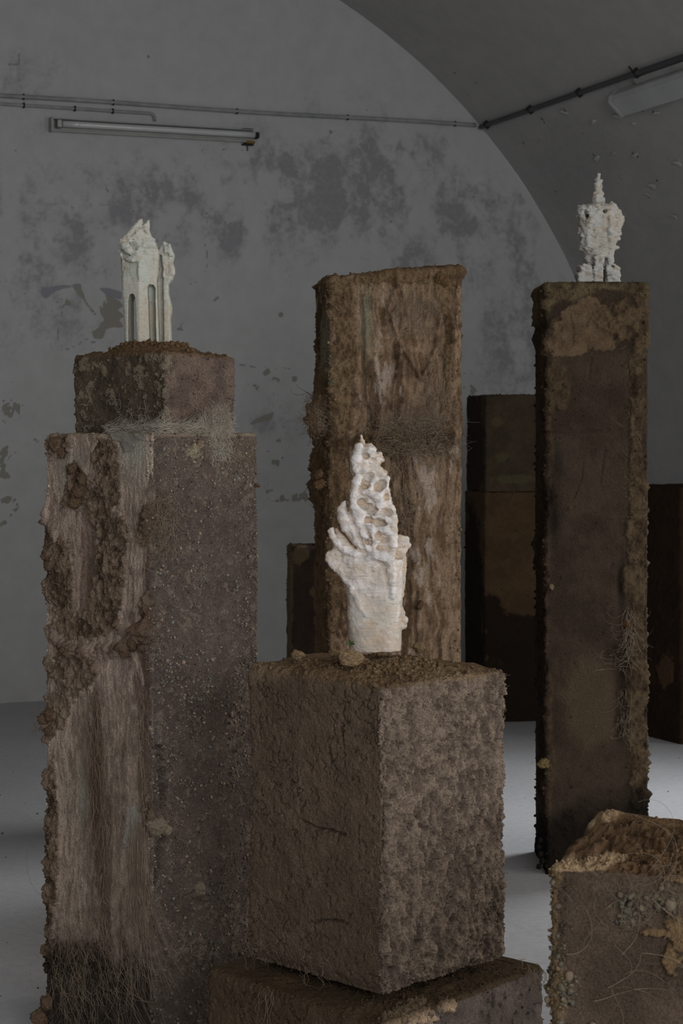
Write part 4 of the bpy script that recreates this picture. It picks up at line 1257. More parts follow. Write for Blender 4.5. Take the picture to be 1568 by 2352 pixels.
class Field:
    """grid in photo pixels: x right, y down, d away from the camera"""
    def __init__(self, x0, x1, y0, y1, d0, d1, h):
        self.h = h; self.org = np.array([x0, y0, d0], float)
        self.n = [int((b - a) / h) + 1 for a, b in ((x0, x1), (y0, y1), (d0, d1))]
        self.ax = [np.arange(n) * h + o for n, o in zip(self.n, self.org)]
        self.f = np.full(self.n, 1e3, dtype=np.float32)

    def sub(self, lo, hi):
        s = []
        for k in range(3):
            a = max(0, int((lo[k] - self.org[k]) / self.h)); b = min(self.n[k], int((hi[k] - self.org[k]) / self.h) + 2)
            s.append(slice(a, max(b, a + 1)))
        X = self.ax[0][s[0]][:, None, None].astype(np.float32); Y = self.ax[1][s[1]][None, :, None].astype(np.float32); D = self.ax[2][s[2]][None, None, :].astype(np.float32)
        return tuple(s), X, Y, D

    def whole(self):
        return self.ax[0][:, None, None].astype(np.float32), self.ax[1][None, :, None].astype(np.float32), self.ax[2][None, None, :].astype(np.float32)

    def union(self, g, s=None, k=6.0):
        s = s or (slice(None),) * 3
        a = self.f[s]
        h = np.clip(0.5 + 0.5 * (a - g) / k, 0, 1)
        self.f[s] = a * (1 - h) + g * h - k * h * (1 - h)

    def cut(self, g, s=None, k=3.0):
        s = s or (slice(None),) * 3
        a = self.f[s]
        b = -g
        h = np.clip(0.5 - 0.5 * (a - b) / k, 0, 1)
        self.f[s] = a * (1 - h) + b * h + k * h * (1 - h)

    def chain(self, pts, mode='union', k=6.0):
        """pts: (x, y, d, r) nodes of a tapering rope"""
        for p, q in zip(pts[:-1], pts[1:]):
            p, q = np.array(p, float), np.array(q, float)
            r = max(p[3], q[3]) + k * 2 + 4
            s, X, Y, D = self.sub(np.minimum(p, q)[:3] - r, np.maximum(p, q)[:3] + r)
            v = q[:3] - p[:3]; L2 = float((v ** 2).sum()) + 1e-6
            t = np.clip(((X - p[0]) * v[0] + (Y - p[1]) * v[1] + (D - p[2]) * v[2]) / L2, 0, 1)
            g = np.sqrt((X - p[0] - t * v[0]) ** 2 + (Y - p[1] - t * v[1]) ** 2 + (D - p[2] - t * v[2]) ** 2) - (p[3] + t * (q[3] - p[3]))
            (self.union if mode == 'union' else self.cut)(g.astype(np.float32), s, k)

    def ball(self, x, y, d, r, mode='union', k=5.0, sq=(1, 1, 1)):
        R = r * max(sq) + k * 2 + 4
        s, X, Y, D = self.sub((x - R, y - R, d - R), (x + R, y + R, d + R))
        g = (np.sqrt(((X - x) / sq[0]) ** 2 + ((Y - y) / sq[1]) ** 2 + ((D - d) / sq[2]) ** 2) - r) * min(sq)
        (self.union if mode == 'union' else self.cut)(g.astype(np.float32), s, k)

    def slab(self, poly, dmid, half, k=8.0, mode='union', uk=6.0, shear=0.0):
        """outline with real depth: dmid and half may be functions of (x, y)"""
        X, Y, D = self.whole()
        if shear == 0.0:
            q = poly_sdf(np.broadcast_to(X[:, :, 0], (self.n[0], self.n[1])), np.broadcast_to(Y[:, :, 0], (self.n[0], self.n[1])), poly)[:, :, None]
        else:
            XX = (X - D * shear) + 0 * Y
            q = poly_sdf(XX, Y + 0 * XX, poly)
        dm = dmid(X, Y) if callable(dmid) else dmid
        hf = half(X, Y) if callable(half) else half
        b = np.abs(D - dm) - hf
        h = np.clip(0.5 - 0.5 * (q - b) / k, 0, 1)
        g = q * (1 - h) + b * h + k * h * (1 - h)
        (self.union if mode == 'union' else self.cut)(g.astype(np.float32), None, uk)

    def roughen(self, fn, band=7.0):
        m = np.abs(self.f) < band
        ix = np.argwhere(m)
        P = ix * self.h + self.org
        self.f[m] += fn(P.astype(np.float32)).astype(np.float32)

    def relief(self, V, r):
        """how far each point stands proud of the smoothed front (pixels)"""
        ins = self.f < 0
        fr = np.where(ins.any(2), self.ax[2][np.argmax(ins, 2)], np.nan)
        m = np.isfinite(fr).astype(float); z = np.where(m > 0, fr, 0.0)
        k = max(1, int(r / self.h))

        def box(a):
            for ax in (0, 1):
                c = np.cumsum(np.pad(a, [(k + 1, k) if q == ax else (0, 0) for q in (0, 1)], mode='edge'), axis=ax)
                a = (c[2 * k + 1:] - c[:-2 * k - 1]) if ax == 0 else (c[:, 2 * k + 1:] - c[:, :-2 * k - 1])
            return a
        sm_ = box(z) / np.maximum(box(m), 1e-6)
        i = np.clip(((V[:, 0] - self.org[0]) / self.h).astype(int), 0, self.n[0] - 1)
        j = np.clip(((V[:, 1] - self.org[1]) / self.h).astype(int), 0, self.n[1] - 1)
        return np.clip(sm_[i, j] - V[:, 2], -20, 20)

    def build(self, name, Y0, mat, parent, shade):
        self.f[0] = self.f[-1] = 10; self.f[:, 0] = self.f[:, -1] = 10; self.f[:, :, 0] = self.f[:, :, -1] = 10
        V, Q = surface_nets(self.f, self.org, self.h)
        m = Y0 / FPX
        W = np.stack([(V[:, 0] - CXP) * m, Y0 + V[:, 2] * m, EYE - (V[:, 1] - HOR) * m], -1)
        return mesh_np(name, W, Q[:, ::-1], mat, shade(V).astype(np.float32), True, parent)


def clay_mat(name, layer=420.0, depth=0.0011):
    m, N, L, B = mat_new(name, 0.78, 0.25)
    at = N.new('ShaderNodeAttribute'); at.attribute_name = 'col'
    tc = N.new('ShaderNodeTexCoord')
    mp = N.new('ShaderNodeMapping'); L.new(tc.outputs['Object'], mp.inputs[0]); mp.inputs['Scale'].default_value = (14, 14, 150)
    n1 = noise_node(N, L, mp.outputs[0], 2.2, 4, 0.6)
    n2 = noise_node(N, L, tc.outputs['Object'], 140, 4, 0.6)
    r1 = ramp(N, L, n1.outputs['Fac'], [(0.3, (0.90, 0.90, 0.89)), (0.65, (1.04, 1.03, 1.02))])
    r2 = ramp(N, L, n2.outputs['Fac'], [(0.28, (0.80, 0.78, 0.75)), (0.45, (1, 1, 1))])
    c = mulc(N, L, at.outputs['Color'], r1.outputs[0]); c = mulc(N, L, c, r2.outputs[0])
    L.new(c, B.inputs['Base Color'])
    b1 = N.new('ShaderNodeBump'); b1.inputs['Distance'].default_value = depth * 2; b1.inputs['Strength'].default_value = 0.8
    L.new(n1.outputs['Fac'], b1.inputs['Height'])
    b2 = N.new('ShaderNodeBump'); b2.inputs['Distance'].default_value = 0.0015; b2.inputs['Strength'].default_value = 0.7
    L.new(n2.outputs['Fac'], b2.inputs['Height']); L.new(b1.outputs[0], b2.inputs['Normal'])
    L.new(b2.outputs[0], B.inputs['Normal'])
    return m


M_CLAY = clay_mat('white_clay')
WHITE_W = np.array([0.64, 0.56, 0.485]); WHITE_C = np.array([0.84, 0.795, 0.785]); WHITE_G = np.array([0.48, 0.49, 0.41]); BISQUE = np.array([0.56, 0.445, 0.335]); STAIN = np.array([0.40, 0.33, 0.25])


# ---- flame-shaped sculpture on the middle block
def zc(zx, zy): return 700 + zx * 0.2296, 980 + zy * 0.2296


def flame():
    G = Field(735, 955, 992, 1500, -66, 80, 1.7)
    X, Y, D = G.whole()
    # cup: round foot that opens towards the top
    k = np.clip((1492 - Y) / 220.0, 0, 1)
    cx = 861 + 0 * k - 2 * k
    w = 60 + 6 * k
    rc = 46.0 - 20.0 * k
    qx = np.maximum(np.abs(X - cx) - (w - rc), 0); qd = np.maximum(np.abs(D - 2) - (w * 0.80 - rc), 0)
    cup = np.sqrt(qx ** 2 + qd ** 2) + np.minimum(np.maximum(np.abs(X - cx) - (w - rc), np.abs(D - 2) - (w * 0.80 - rc)), 0) - rc
    cup = np.maximum(cup, np.maximum(Y - 1493, 1282 - Y))
    G.union((cup + 0 * D).astype(np.float32), None, 4)
    # spout thrown out to the left
    P = [zc(*p) for p in [(205, 1290), (225, 1245), (275, 1215), (300, 1150), (360, 1120), (470, 1190), (620, 1260), (640, 1500), (480, 1620), (400, 1570), (350, 1490), (300, 1440), (240, 1380), (205, 1335)]]
    G.slab(P, lambda x, y: -8 + 0.06 * (x - 800), lambda x, y: 20 + 0.22 * np.clip(x - 748, 0, 90), 9, uk=9)
    # second wall behind on the right
    P = [zc(*p) for p in [(880, 1200), (1000, 1240), (1015, 1380), (1005, 1560), (975, 1700), (965, 1800), (950, 2180), (880, 2200), (870, 1500)]]
    G.slab(P, 14, 24, 8, uk=5)
    # the flame itself
    P = [zc(*p) for p in [(450, 1000), (440, 830), (450, 640), (480, 560), (482, 500), (455, 430), (455, 330), (478, 245), (540, 195), (600, 170), (660, 160), (698, 205), (710, 260), (745, 262), (785, 338), (750, 385), (790, 430), (825, 455), (815, 520), (845, 630), (865, 740), (895, 850), (917, 960), (920, 1090), (905, 1190), (900, 1300), (600, 1320), (540, 1230)]]
    G.slab(P, lambda x, y: 6 + 0 * x + 0 * y, lambda x, y: np.clip(20 + (y - 1010) * 0.13, 16, 46) + 0 * x, 16, uk=4)
    G.chain([(*zc(564, 92), 4, 2.6), (*zc(570, 122), 4, 4.8), (*zc(577, 155), 4, 6.0), (*zc(585, 190), 5, 8)], k=3)
    G.chain([(*zc(745, 275), 4, 6), (*zc(770, 330), 2, 5)], k=4)
    # ribs swirling up the front of the flame
    for pts in [[(640, 1225, -40, 8), (600, 1090, -40, 8), (545, 950, -38, 8), (490, 800, -34, 7), (490, 680, -30, 8), (515, 560, -27, 10), (540, 510, -26, 9)],
                [(690, 1180, -44, 7), (715, 1110, -44, 8), (660, 1000, -42, 9), (580, 900, -38, 8), (530, 800, -34, 8)],
                [(590, 640, -26, 7), (660, 640, -30, 8), (720, 700, -32, 9), (770, 780, -32, 8), (720, 830, -34, 7)],
                [(680, 470, -22, 6), (690, 530, -24, 7), (665, 590, -26, 6)],
                [(700, 640, -28, 5), (800, 620, -26, 6), (820, 520, -22, 5)],
                [(640, 880, -38, 6), (720, 900, -38, 6), (810, 920, -36, 8), (860, 960, -34, 8)],
                [(740, 1000, -40, 7), (800, 1020, -40, 8), (870, 1080, -36, 9), (880, 1180, -36, 9)],
                [(540, 200, -12, 9), (520, 330, -16, 12), (530, 420, -18, 10), (600, 440, -22, 8), (600, 320, -18, 6), (650, 230, -14, 8)],
                [(660, 340, -18, 5), (680, 260, -14, 6), (690, 220, -12, 5)],
                [(860, 800, -26, 6), (880, 900, -28, 7), (895, 1020, -30, 7)]]:
        G.chain([(*zc(a, b), d * 1.04 - 1, r * 1.1) for a, b, d, r in pts], k=6)
    # hollows between the ribs
    for a, b, d, r in [(580, 750, -42, 13), (620, 790, -42, 12), (650, 850, -44, 9), (690, 820, -42, 7), (740, 600, -36, 11), (770, 560, -34, 9), (610, 560, -36, 9), (600, 590, -36, 8), (610, 290, -26, 8), (675, 320, -26, 6), (630, 920, -48, 9), (720, 950, -50, 9), (770, 960, -48, 8), (740, 1080, -54, 10), (790, 1130, -52, 9), (630, 1140, -54, 8), (820, 700, -36, 9), (830, 850, -40, 8), (640, 480, -32, 7)]:
        G.ball(*zc(a, b), d * 0.95, r * 1.05, 'cut', 4, (1.15, 0.9, 1.6))
    # petals at the left
    G.chain([(*zc(600, 1245), -34, 8), (*zc(520, 1130), -33, 12), (*zc(430, 1000), -28, 15), (*zc(388, 910), -24, 15), (*zc(372, 830), -20, 11), (*zc(385, 775), -20, 6), (*zc(402, 730), -20, 2.5)], k=4)
    G.chain([(*zc(560, 1200), -44, 5), (*zc(470, 1040), -42, 5), (*zc(430, 930), -36, 4)], k=3)
    G.chain([(*zc(600, 1292), -42, 7), (*zc(520, 1272), -43, 8), (*zc(400, 1225), -38, 9), (*zc(320, 1160), -34, 7), (*zc(275, 1090), -28, 7), (*zc(262, 1040), -26, 6), (*zc(280, 1015), -24, 3.5)], k=4)
    G.chain([(*zc(420, 1180), -26, 10), (*zc(340, 1100), -18, 10), (*zc(310, 1030), -12, 4)], k=6)
    # thick lip arching over the front of the cup
    G.chain([(*zc(640, 1295), -46, 9), (*zc(700, 1265), -47, 11), (*zc(780, 1280), -46, 13), (*zc(840, 1330), -44, 14), (*zc(866, 1410), -43, 13), (*zc(868, 1530), -43, 12), (*zc(866, 1680), -45, 7)], k=4)
    G.chain([(*zc(640, 1320), -48, 6), (*zc(640, 1370), -48, 4), (*zc(620, 1400), -48, 2)], k=3)
    G.ball(*zc(700, 1410), -62, 17, 'cut', 6, (1.4, 1, 1))
    G.chain([(*zc(735, 1360), -54, 8), (*zc(785, 1420), -54, 7), (*zc(802, 1520), -53, 5), (*zc(806, 1650), -52, 2.5)], 'cut', 2)
    G.chain([(*zc(620, 1440), -46, 3), (*zc(690, 1400), -46, 5), (*zc(720, 1375), -46, 4)], k=4)
    # roll at the right
    G.chain([(*zc(925, 1190), 2, 9), (*zc(950, 1120), 4, 8), (*zc(1010, 1135), 6, 8), (*zc(1030, 1190), 6, 7), (*zc(980, 1240), 0, 8), (*zc(920, 1240), -8, 8)], k=4)
    G.ball(*zc(975, 1180), 8, 10, 'union', 4)
    # drip, lumps, cracks
    G.chain([(*zc(440, 1520), -28, 9), (*zc(490, 1630), -38, 8), (*zc(540, 1730), -43, 8), (*zc(560, 1800), -46, 4), (*zc(605, 1870), -47, 2.4)], k=5)
    for a, b, r in [(470, 1600, 7), (520, 1690, 8), (530, 1760, 6), (590, 1850, 4)]:
        G.ball(*zc(a, b), -42, r, 'union', 2)
    for a, b, d, r in [(960, 1860, -8, 10), (985, 1930, -8, 11), (950, 1990, -12, 10), (915, 2040, -20, 7), (985, 1990, -4, 8), (950, 1820, -10, 8)]:
        G.ball(*zc(a, b), d, r, 'union', 3)
    G.chain([(*zc(908, 1400), -34, 7), (*zc(912, 1700), -32, 6), (*zc(900, 1950), -32, 5)], k=5)
    G.chain([(*zc(900, 1500), -30, 3), (*zc(935, 1700), -24, 2), (*zc(920, 1800), -26, 2)], 'cut', 2)
    G.chain([(*zc(505, 1960), -46, 2), (*zc(495, 2030), -44, 2.4), (*zc(480, 2070), -42, 2), (*zc(470, 2140), -40, 1.6)], 'cut', 1)
    G.ball(*zc(365, 1310), -40, 5, 'cut', 2, (0.6, 1.3, 1.6))
    G.roughen(lambda p: (fbm(p, 0.055, 3, 900) - .5) * 4.0 + ((fbm(p, 0.10, 3, 901, (0.8, 1.1, 0.8), 0.6) - .5) * 5.0 + (fbm(np.stack([p[:, 0], np.floor(p[:, 1] / 5.0) * 9.0, p[:, 2]], -1), 0.07, 2, 904) - .5) * 3.0 + (fbm(p, 0.28, 3, 903, (0.7, 1.3, 0.7), 0.65) - .5) * 3.0) * (0.25 + 0.75 * sm(1480, 1300, p[:, 1])) + (fbm(p, 0.35, 2, 902, (0.4, 1.5, 0.4)) - .5) * 1.2)

    def shade(V):
        n = fbm(V, 0.02, 4, 910, (1, 2.2, 1)); n2 = fbm(V, 0.06, 4, 911)
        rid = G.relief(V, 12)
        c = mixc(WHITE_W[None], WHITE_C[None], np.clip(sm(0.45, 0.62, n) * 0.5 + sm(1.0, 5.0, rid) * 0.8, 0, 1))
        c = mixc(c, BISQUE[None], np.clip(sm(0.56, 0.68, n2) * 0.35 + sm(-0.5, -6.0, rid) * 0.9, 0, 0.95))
        c = mixc(c, WHITE_G[None], sm(0.45, 0.6, n) * blobs(V[:, 0], V[:, 1], [(880, 1410, 50, 40), (920, 1430, 20, 40)]) * 0.6)
        c = mixc(c, BISQUE[None], blobs(V[:, 0], V[:, 1], [(845, 1465, 90, 80)]) * (0.35 + 0.5 * sm(.4, .6, n2)))
        c = mixc(c, np.array([[0.46, 0.45, 0.43]]), sm(0.52, 0.62, fbm(V, 0.035, 4, 912, (1, 2, 1))) * 0.45)
        return c
    return G, shade


G, shade = flame()
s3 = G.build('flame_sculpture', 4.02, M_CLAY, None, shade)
tag(s3, 'white clay flame-shaped sculpture rising from a cup, on the middle mud block', 'sculpture')


# ---- legged sculpture on the fibre-hung pillar
def za_(zx, zy): return 240 + zx * 0.13605, 480 + zy * 0.13605


def legged():
    G = Field(266, 408, 496, 791, -46, 60, 1.45)
    P = [za_(*p) for p in [(345, 2330), (340, 1900), (310, 1500), (290, 1200), (280, 830), (260, 740), (300, 690), (292, 600), (310, 530), (360, 470), (430, 430), (480, 330), (520, 245), (590, 170), (638, 163), (650, 258), (700, 225), (742, 184), (752, 280), (750, 410), (790, 465), (838, 478), (838, 540), (870, 590), (880, 640), (905, 720), (915, 800), (905, 1000), (880, 1200), (905, 1700), (935, 2330)]]
    G.slab(P, lambda x, y: 2 + 0.45 * np.maximum(x - 322, -0.8 * (x - 322)) + 0 * y, lambda x, y: np.clip(30 - np.clip(590 - y, 0, 90) * 0.26, 7, 30) + 0 * x, 8, uk=4)
    P = [za_(*p) for p in [(860, 2330), (860, 900), (880, 700), (945, 560), (1000, 530), (1062, 560), (1090, 650), (1150, 740), (1158, 780), (1118, 900), (1150, 960), (1160, 1050), (1130, 1180), (1065, 1260), (1065, 1400), (1085, 1500), (1115, 1640), (1112, 1750), (1095, 1850), (1105, 2000), (1118, 2330)]]
    G.slab(P, 26, lambda x, y: np.clip(20 - np.clip(600 - y, 0, 60) * 0.2, 8, 20) + 0 * x, 7, uk=4)
    # openings between the legs
    G.slab([za_(*p) for p in [(428, 2400), (428, 1560), (450, 1460), (490, 1435), (530, 1450), (560, 1520), (605, 2400)]], 0, 90, 2, 'cut', 2, shear=0.14)
    G.slab([za_(*p) for p in [(775, 2400), (735, 1330), (760, 1285), (835, 1285), (862, 1340), (880, 2400)]], lambda x, y: -22 + 0.45 * np.maximum(x - 322, -0.8 * (x - 322)), 24, 2, 'cut', 2)
    G.slab([za_(*p) for p in [(925, 2400), (880, 1250), (905, 1000), (915, 760), (960, 770), (985, 1000), (1000, 2400)]], 4, 22, 2, 'cut', 2)
    for a, b, d, r in [(1018, 1040, 4, 3), (1020, 1100, 4, 4), (830, 600, 10, 4), (1060, 1520, 4, 3.4)]:
        G.ball(*za_(a, b), d, r, 'cut', 2)
    # folds on the head
    for pts in [[(300, 600, -18, 8), (370, 640, -24, 8), (440, 720, -28, 8), (520, 780, -28, 6), (600, 800, -26, 5)], [(420, 460, -12, 8), (520, 330, -8, 7), (590, 220, -4, 5)], [(330, 560, -16, 9), (400, 500, -14, 8), (450, 540, -20, 6)],
                [(560, 380, -12, 5), (680, 360, -8, 5), (740, 420, -4, 5)], [(480, 500, -20, 4), (600, 400, -14, 5)], [(600, 700, -22, 6), (720, 720, -18, 6), (860, 700, -8, 6)], [(400, 860, -28, 4), (500, 880, -30, 5), (590, 870, -27, 6)], [(600, 850, -27, 6), (605, 1000, -28, 4), (610, 1200, -28, 3)],
                [(300, 780, -22, 3), (340, 900, -28, 3), (320, 1150, -26, 2)], [(1080, 600, 10, 6), (1110, 760, 8, 7)], [(1120, 960, 10, 7), (1130, 1080, 10, 7)], [(1000, 560, 12, 5), (1040, 700, 8, 6)]]:
        G.chain([(*za_(a, b), d, r) for a, b, d, r in pts], k=4)
    G.chain([(*za_(520, 560), -26, 7), (*za_(640, 560), -22, 8), (*za_(740, 560), -18, 6)], 'cut', 5)
    G.ball(*za_(265, 705), -6, 4, 'union', 3)
    G.roughen(lambda p: ((fbm(p, 0.06, 3, 920) - .5) * 8.0 + (fbm(p, 0.2, 3, 921) - .5) * 3.5) * sm(680, 590, p[:, 1]) + (fbm(p, 0.12, 3, 922, (1, .5, 1)) - .5) * 1.8 + (fbm(p, 0.4, 2, 923, (0.4, 1.5, 0.4)) - .5) * 0.8, 6)

    def shade(V):
        n = fbm(V, 0.03, 4, 930); n2 = fbm(V, 0.09, 4, 931)
        c = mixc(np.array([[0.50, 0.48, 0.425]]), np.array([[0.48, 0.505, 0.455]]), sm(0.42, 0.6, n))
        c = mixc(c, BISQUE[None]*0.75, sm(0.58, 0.7, n2) * 0.5)
        c = mixc(c, np.array([[0.45, 0.415, 0.32]]), blobs(V[:, 0], V[:, 1], [(335, 740, 30, 50), (384, 740, 14, 60)]) * 0.7)
        c = mixc(c, np.array([[0.30, 0.23, 0.17]]), sm(0.4, 0.55, blobs(V[:, 0], V[:, 1], [(283, 615, 5, 28)]) + (n2 - .5) * .5) * 0.6)
        return c
    return G, shade


G, shade = legged()
s1 = G.build('legged_sculpture', 4.57, M_CLAY, None, shade)
tag(s1, 'white clay sculpture with slotted legs and horned top, on the squat lichen-patched block', 'sculpture')


# ---- spired sculpture on the slim column
def zr(zx, zy): return 1290 + zx * 0.12755, 390 + zy * 0.12755


def spired():
    G = Field(1312, 1446, 396, 652, -50, 50, 1.35)
    P = [zr(*p) for p in [(430, 1720), (400, 1600), (390, 1480), (350, 1380), (345, 1180), (330, 1040), (300, 930), (268, 820), (262, 710), (300, 650), (440, 645), (560, 635), (750, 632), (830, 640), (900, 650), (960, 690), (1030, 760), (1060, 850), (1110, 900), (1070, 1040), (1040, 1160), (990, 1260), (950, 1400), (920, 1560), (888, 1700), (880, 1740)]]
    G.slab(P, lambda x, y: 0 * x + 0 * y, lambda x, y: 24 + 12 * np.clip((560 - y) / 90, 0, 1) + 0 * x, 16, uk=4)
    # feet
    G.slab([zr(*p) for p in [(285, 1750), (340, 1720), (560, 1720), (560, 2080), (255, 2080), (255, 1880), (300, 1850)]], -6, 28, 6, uk=3)
    G.slab([zr(*p) for p in [(760, 1720), (930, 1715), (1025, 1770), (1000, 1840), (1020, 1900), (1005, 2080), (760, 2080)]], -4, 28, 6, uk=3)
    G.slab([zr(*p) for p in [(545, 1600), (720, 1600), (700, 2080), (550, 2080)]], -10, 28, 5, uk=3)
    # facing slab with stepped edges, corner ridge at the right
    G.slab([zr(*p) for p in [(440, 700), (860, 660), (890, 900), (860, 1030), (800, 1200), (800, 1500), (720, 1620), (560, 1600), (490, 1480), (400, 1450), (390, 1300), (410, 1100), (430, 950)]], -26, lambda x, y: 8 + 9 * np.clip((540 - y) / 80, 0, 1) + 0 * x, 8, uk=9)
    G.chain([(*zr(840, 900), -34, 7), (*zr(845, 1100), -32, 7), (*zr(850, 1350), -28, 7), (*zr(830, 1600), -24, 8), (*zr(840, 1690), -22, 7)], k=5)
    # slots
    G.slab([zr(*p) for p in [(498, 1590), (550, 1590), (545, 1740), (520, 1880), (505, 1870)]], -40, 26, 2, 'cut', 2)
    G.slab([zr(*p) for p in [(730, 1610), (785, 1590), (770, 1760), (765, 2100), (705, 2100), (705, 1760)]], -40, 32, 2, 'cut', 2)
    # holes
    G.ball(*zr(418, 870), -34, 6.2, 'cut', 1, (0.85, 1.2, 5.0)); G.ball(*zr(390, 770), -36, 3, 'cut', 1, (0.7, 1.8, 5)); G.ball(*zr(450, 890), -38, 3.2, 'cut', 1, (1, 1, 5))
    G.ball(*zr(725, 775), -42, 4.2, 'cut', 1, (1, 1, 5)); G.ball(*zr(880, 1750), -32, 4, 'cut', 1, (1.6, 0.6, 2.5))
    # knobs on the flanks
    for a, b, d, r in [(320, 1090, -6, 6), (300, 1140, -6, 4), (355, 1420, -14, 6), (330, 1420, -12, 5), (990, 1410, -4, 5.5), (950, 1420, -6, 4), (1010, 1240, -6, 5), (285, 740, -10, 5), (320, 670, -6, 5), (280, 850, -10, 5), (360, 1200, -20, 5), (350, 1320, -18, 5), (265, 1890, -14, 4), (1005, 1790, -10, 5),
                       (860, 640, -20, 5), (920, 690, -24, 6), (1000, 770, -14, 6), (960, 860, -30, 7), (1060, 900, -10, 7), (1000, 980, -22, 7), (960, 1080, -26, 6), (1000, 1150, -12, 5), (1085, 870, -4, 5), (470, 700, -34, 6), (600, 690, -38, 6)]:
        G.ball(*zr(a, b), d, r, 'union', 2.5)
    # spire
    G.chain([(*zr(650, 640), 0, 12.5), (*zr(655, 560), 0, 13.5), (*zr(650, 470), 0, 11), (*zr(650, 390), 0, 8.5), (*zr(655, 300), 0, 7.8), (*zr(655, 210), 0, 8.2), (*zr(665, 150), 0, 5.2), (*zr(660, 82), 0, 3.4)], k=3)
    for a, b, d, r in [(590, 420, -3, 4.5), (570, 560, -5, 5), (740, 540, -4, 5), (720, 440, -4, 4), (610, 250, -3, 4), (715, 200, -3, 3), (700, 300, -5, 4), (620, 540, -10, 6), (690, 180, -4, 3)]:
        G.ball(*zr(a, b), d, r, 'union', 2)
    G.roughen(lambda p: (fbm(np.stack([p[:, 0], np.floor(p[:, 1] / 4.6 + 0.6 * np.sin(p[:, 0] * 0.11)) * 9.0, p[:, 2]], -1), 0.075, 2, 943) - .5) * 7.0 + (fbm(p, 0.08, 3, 940) - .5) * 3.0 + (fbm(p, 0.15, 3, 941, (0.6, 1.6, 0.6), 0.6) - .5) * 6.0 + (fbm(p, 0.45, 2, 942, (0.5, 1.4, 0.5)) - .5) * 1.6, 6)

    def shade(V):
        n = fbm(V, 0.05, 4, 950); n2 = fbm(V, 0.1, 4, 951)
        c = mixc(np.array([[0.52, 0.52, 0.495]]), np.array([[0.47, 0.445, 0.39]]), sm(0.45, 0.6, n))
        c = mixc(c, np.array([[0.56, 0.50, 0.42]]), blobs(V[:, 0], V[:, 1], [(1418, 505, 20, 40)]) * 0.5)
        c = mixc(c, BISQUE[None], sm(0.6, 0.7, n2) * 0.5)
        return c
    return G, shade


G, shade = spired()
s2 = G.build('spired_sculpture', 6.42, M_CLAY, None, shade)
tag(s2, 'white clay tower sculpture with knobs, two holes and a thin spire, on the slim column', 'sculpture')
del G

# ================================================================== small details
def sample(parent, n, mask, rng=RNG):
    c = BODY[parent.name]
    w = mask(c) * ((c.face == 0) | (c.face == 3) | (c.T > 0.5))
    w = np.clip(w, 0, None); w = w / w.sum()
    i = rng.choice(len(w), n, p=w)
    N = c.N[i]; N = N / (np.linalg.norm(N, axis=1)[:, None] + 1e-9)
    return c, i, c.V[i], N


def origin(parent): return np.array(parent.location)


def crumbs(parent, n, size, mask, tone=(0.8, 1.35), name='soil_crumbs', palette=None, power=2.2):
    c, i, V, N = sample(parent, n, mask)
    r = size[0] + (size[1] - size[0]) * RNG.random(n) ** power
    col = c.col[i] * RNG.uniform(*tone, (n, 1))
    if palette is not None:
        col = np.array(palette)[RNG.integers(0, len(palette), n)] * RNG.uniform(0.8, 1.2, (n, 1))
    return scatter_lumps(name, V + N * (r * 0.35)[:, None], r, col, parent, SOIL if palette is None else STONE, base=(OCT_V, OCT_F) if palette is None and size[1] < 0.0065 else None)


GRAVEL = [alb(98, 98, 95), alb(118, 106, 91), alb(92, 92, 81), alb(124, 107, 94), alb(82, 79, 75), alb(108, 98, 84), alb(90, 81, 72), alb(84, 74, 66)]


def band(px, lo, hi, soft=12.0):
    return np.exp(-np.clip(np.maximum(lo - px, px - hi), 0, None) / soft)


# --- fibre-hung pillar: gravel, pebbles, crumbs
zoneR = lambda c: c.R * (0.42 + 1.0 * blobs(c.px, c.py, [(365, 1500, 26, 500), (588, 1300, 26, 500), (545, 1700, 30, 260), (520, 2120, 80, 90), (430, 1560, 60, 90), (540, 1040, 90, 60)])) * (0.35 + sm(0.45, 0.6, fbm(c.P, 14, 3, 700)))
crumbs(lpil, 4000, (0.0009, 0.0042), zoneR, name='gravel', palette=GRAVEL, power=2.6)
crumbs(lpil, 2200, (0.0009, 0.0034), lambda c: c.R * 1.0, (0.9, 1.5), power=2.6)
crumbs(lpil, 1500, (0.0008, 0.0045), lambda c: c.L * sm(0.01, 0.02, np.abs(c.S)) * sm(alb(120, 100, 90)[0], alb(70, 60, 50)[0], c.col[:, 0]) + 0.0 * c.S, name='soil_crumbs')
crumbs(lpil, 700, (0.0012, 0.006), lambda c: (np.abs(c.S) < 0.010) * 1.0 + (np.abs(c.S - 0.37) < 0.012) * 0.8 + (np.abs(c.S + 0.39) < 0.014) * 1.6 + ((c.z > c.z1 - 0.02) & (c.T < 0.9)) * 0.3, name='soil_crumbs')
PEB = [lump_mesh('pebble', 30 + k, STONE_UNIT, GRAVEL[k % 7], 1, 0.25, (1, 0.8, 0.6), 0.03) for k in range(7)]
c, idx, V, N = sample(lpil, 75, zoneR)
for k in range(75):
    r = random.uniform(0.0038, 0.0062)
    put(PEB[random.randrange(7)], 'pebble', tuple(V[k] + N[k] * r * 0.3), r, None, lpil)
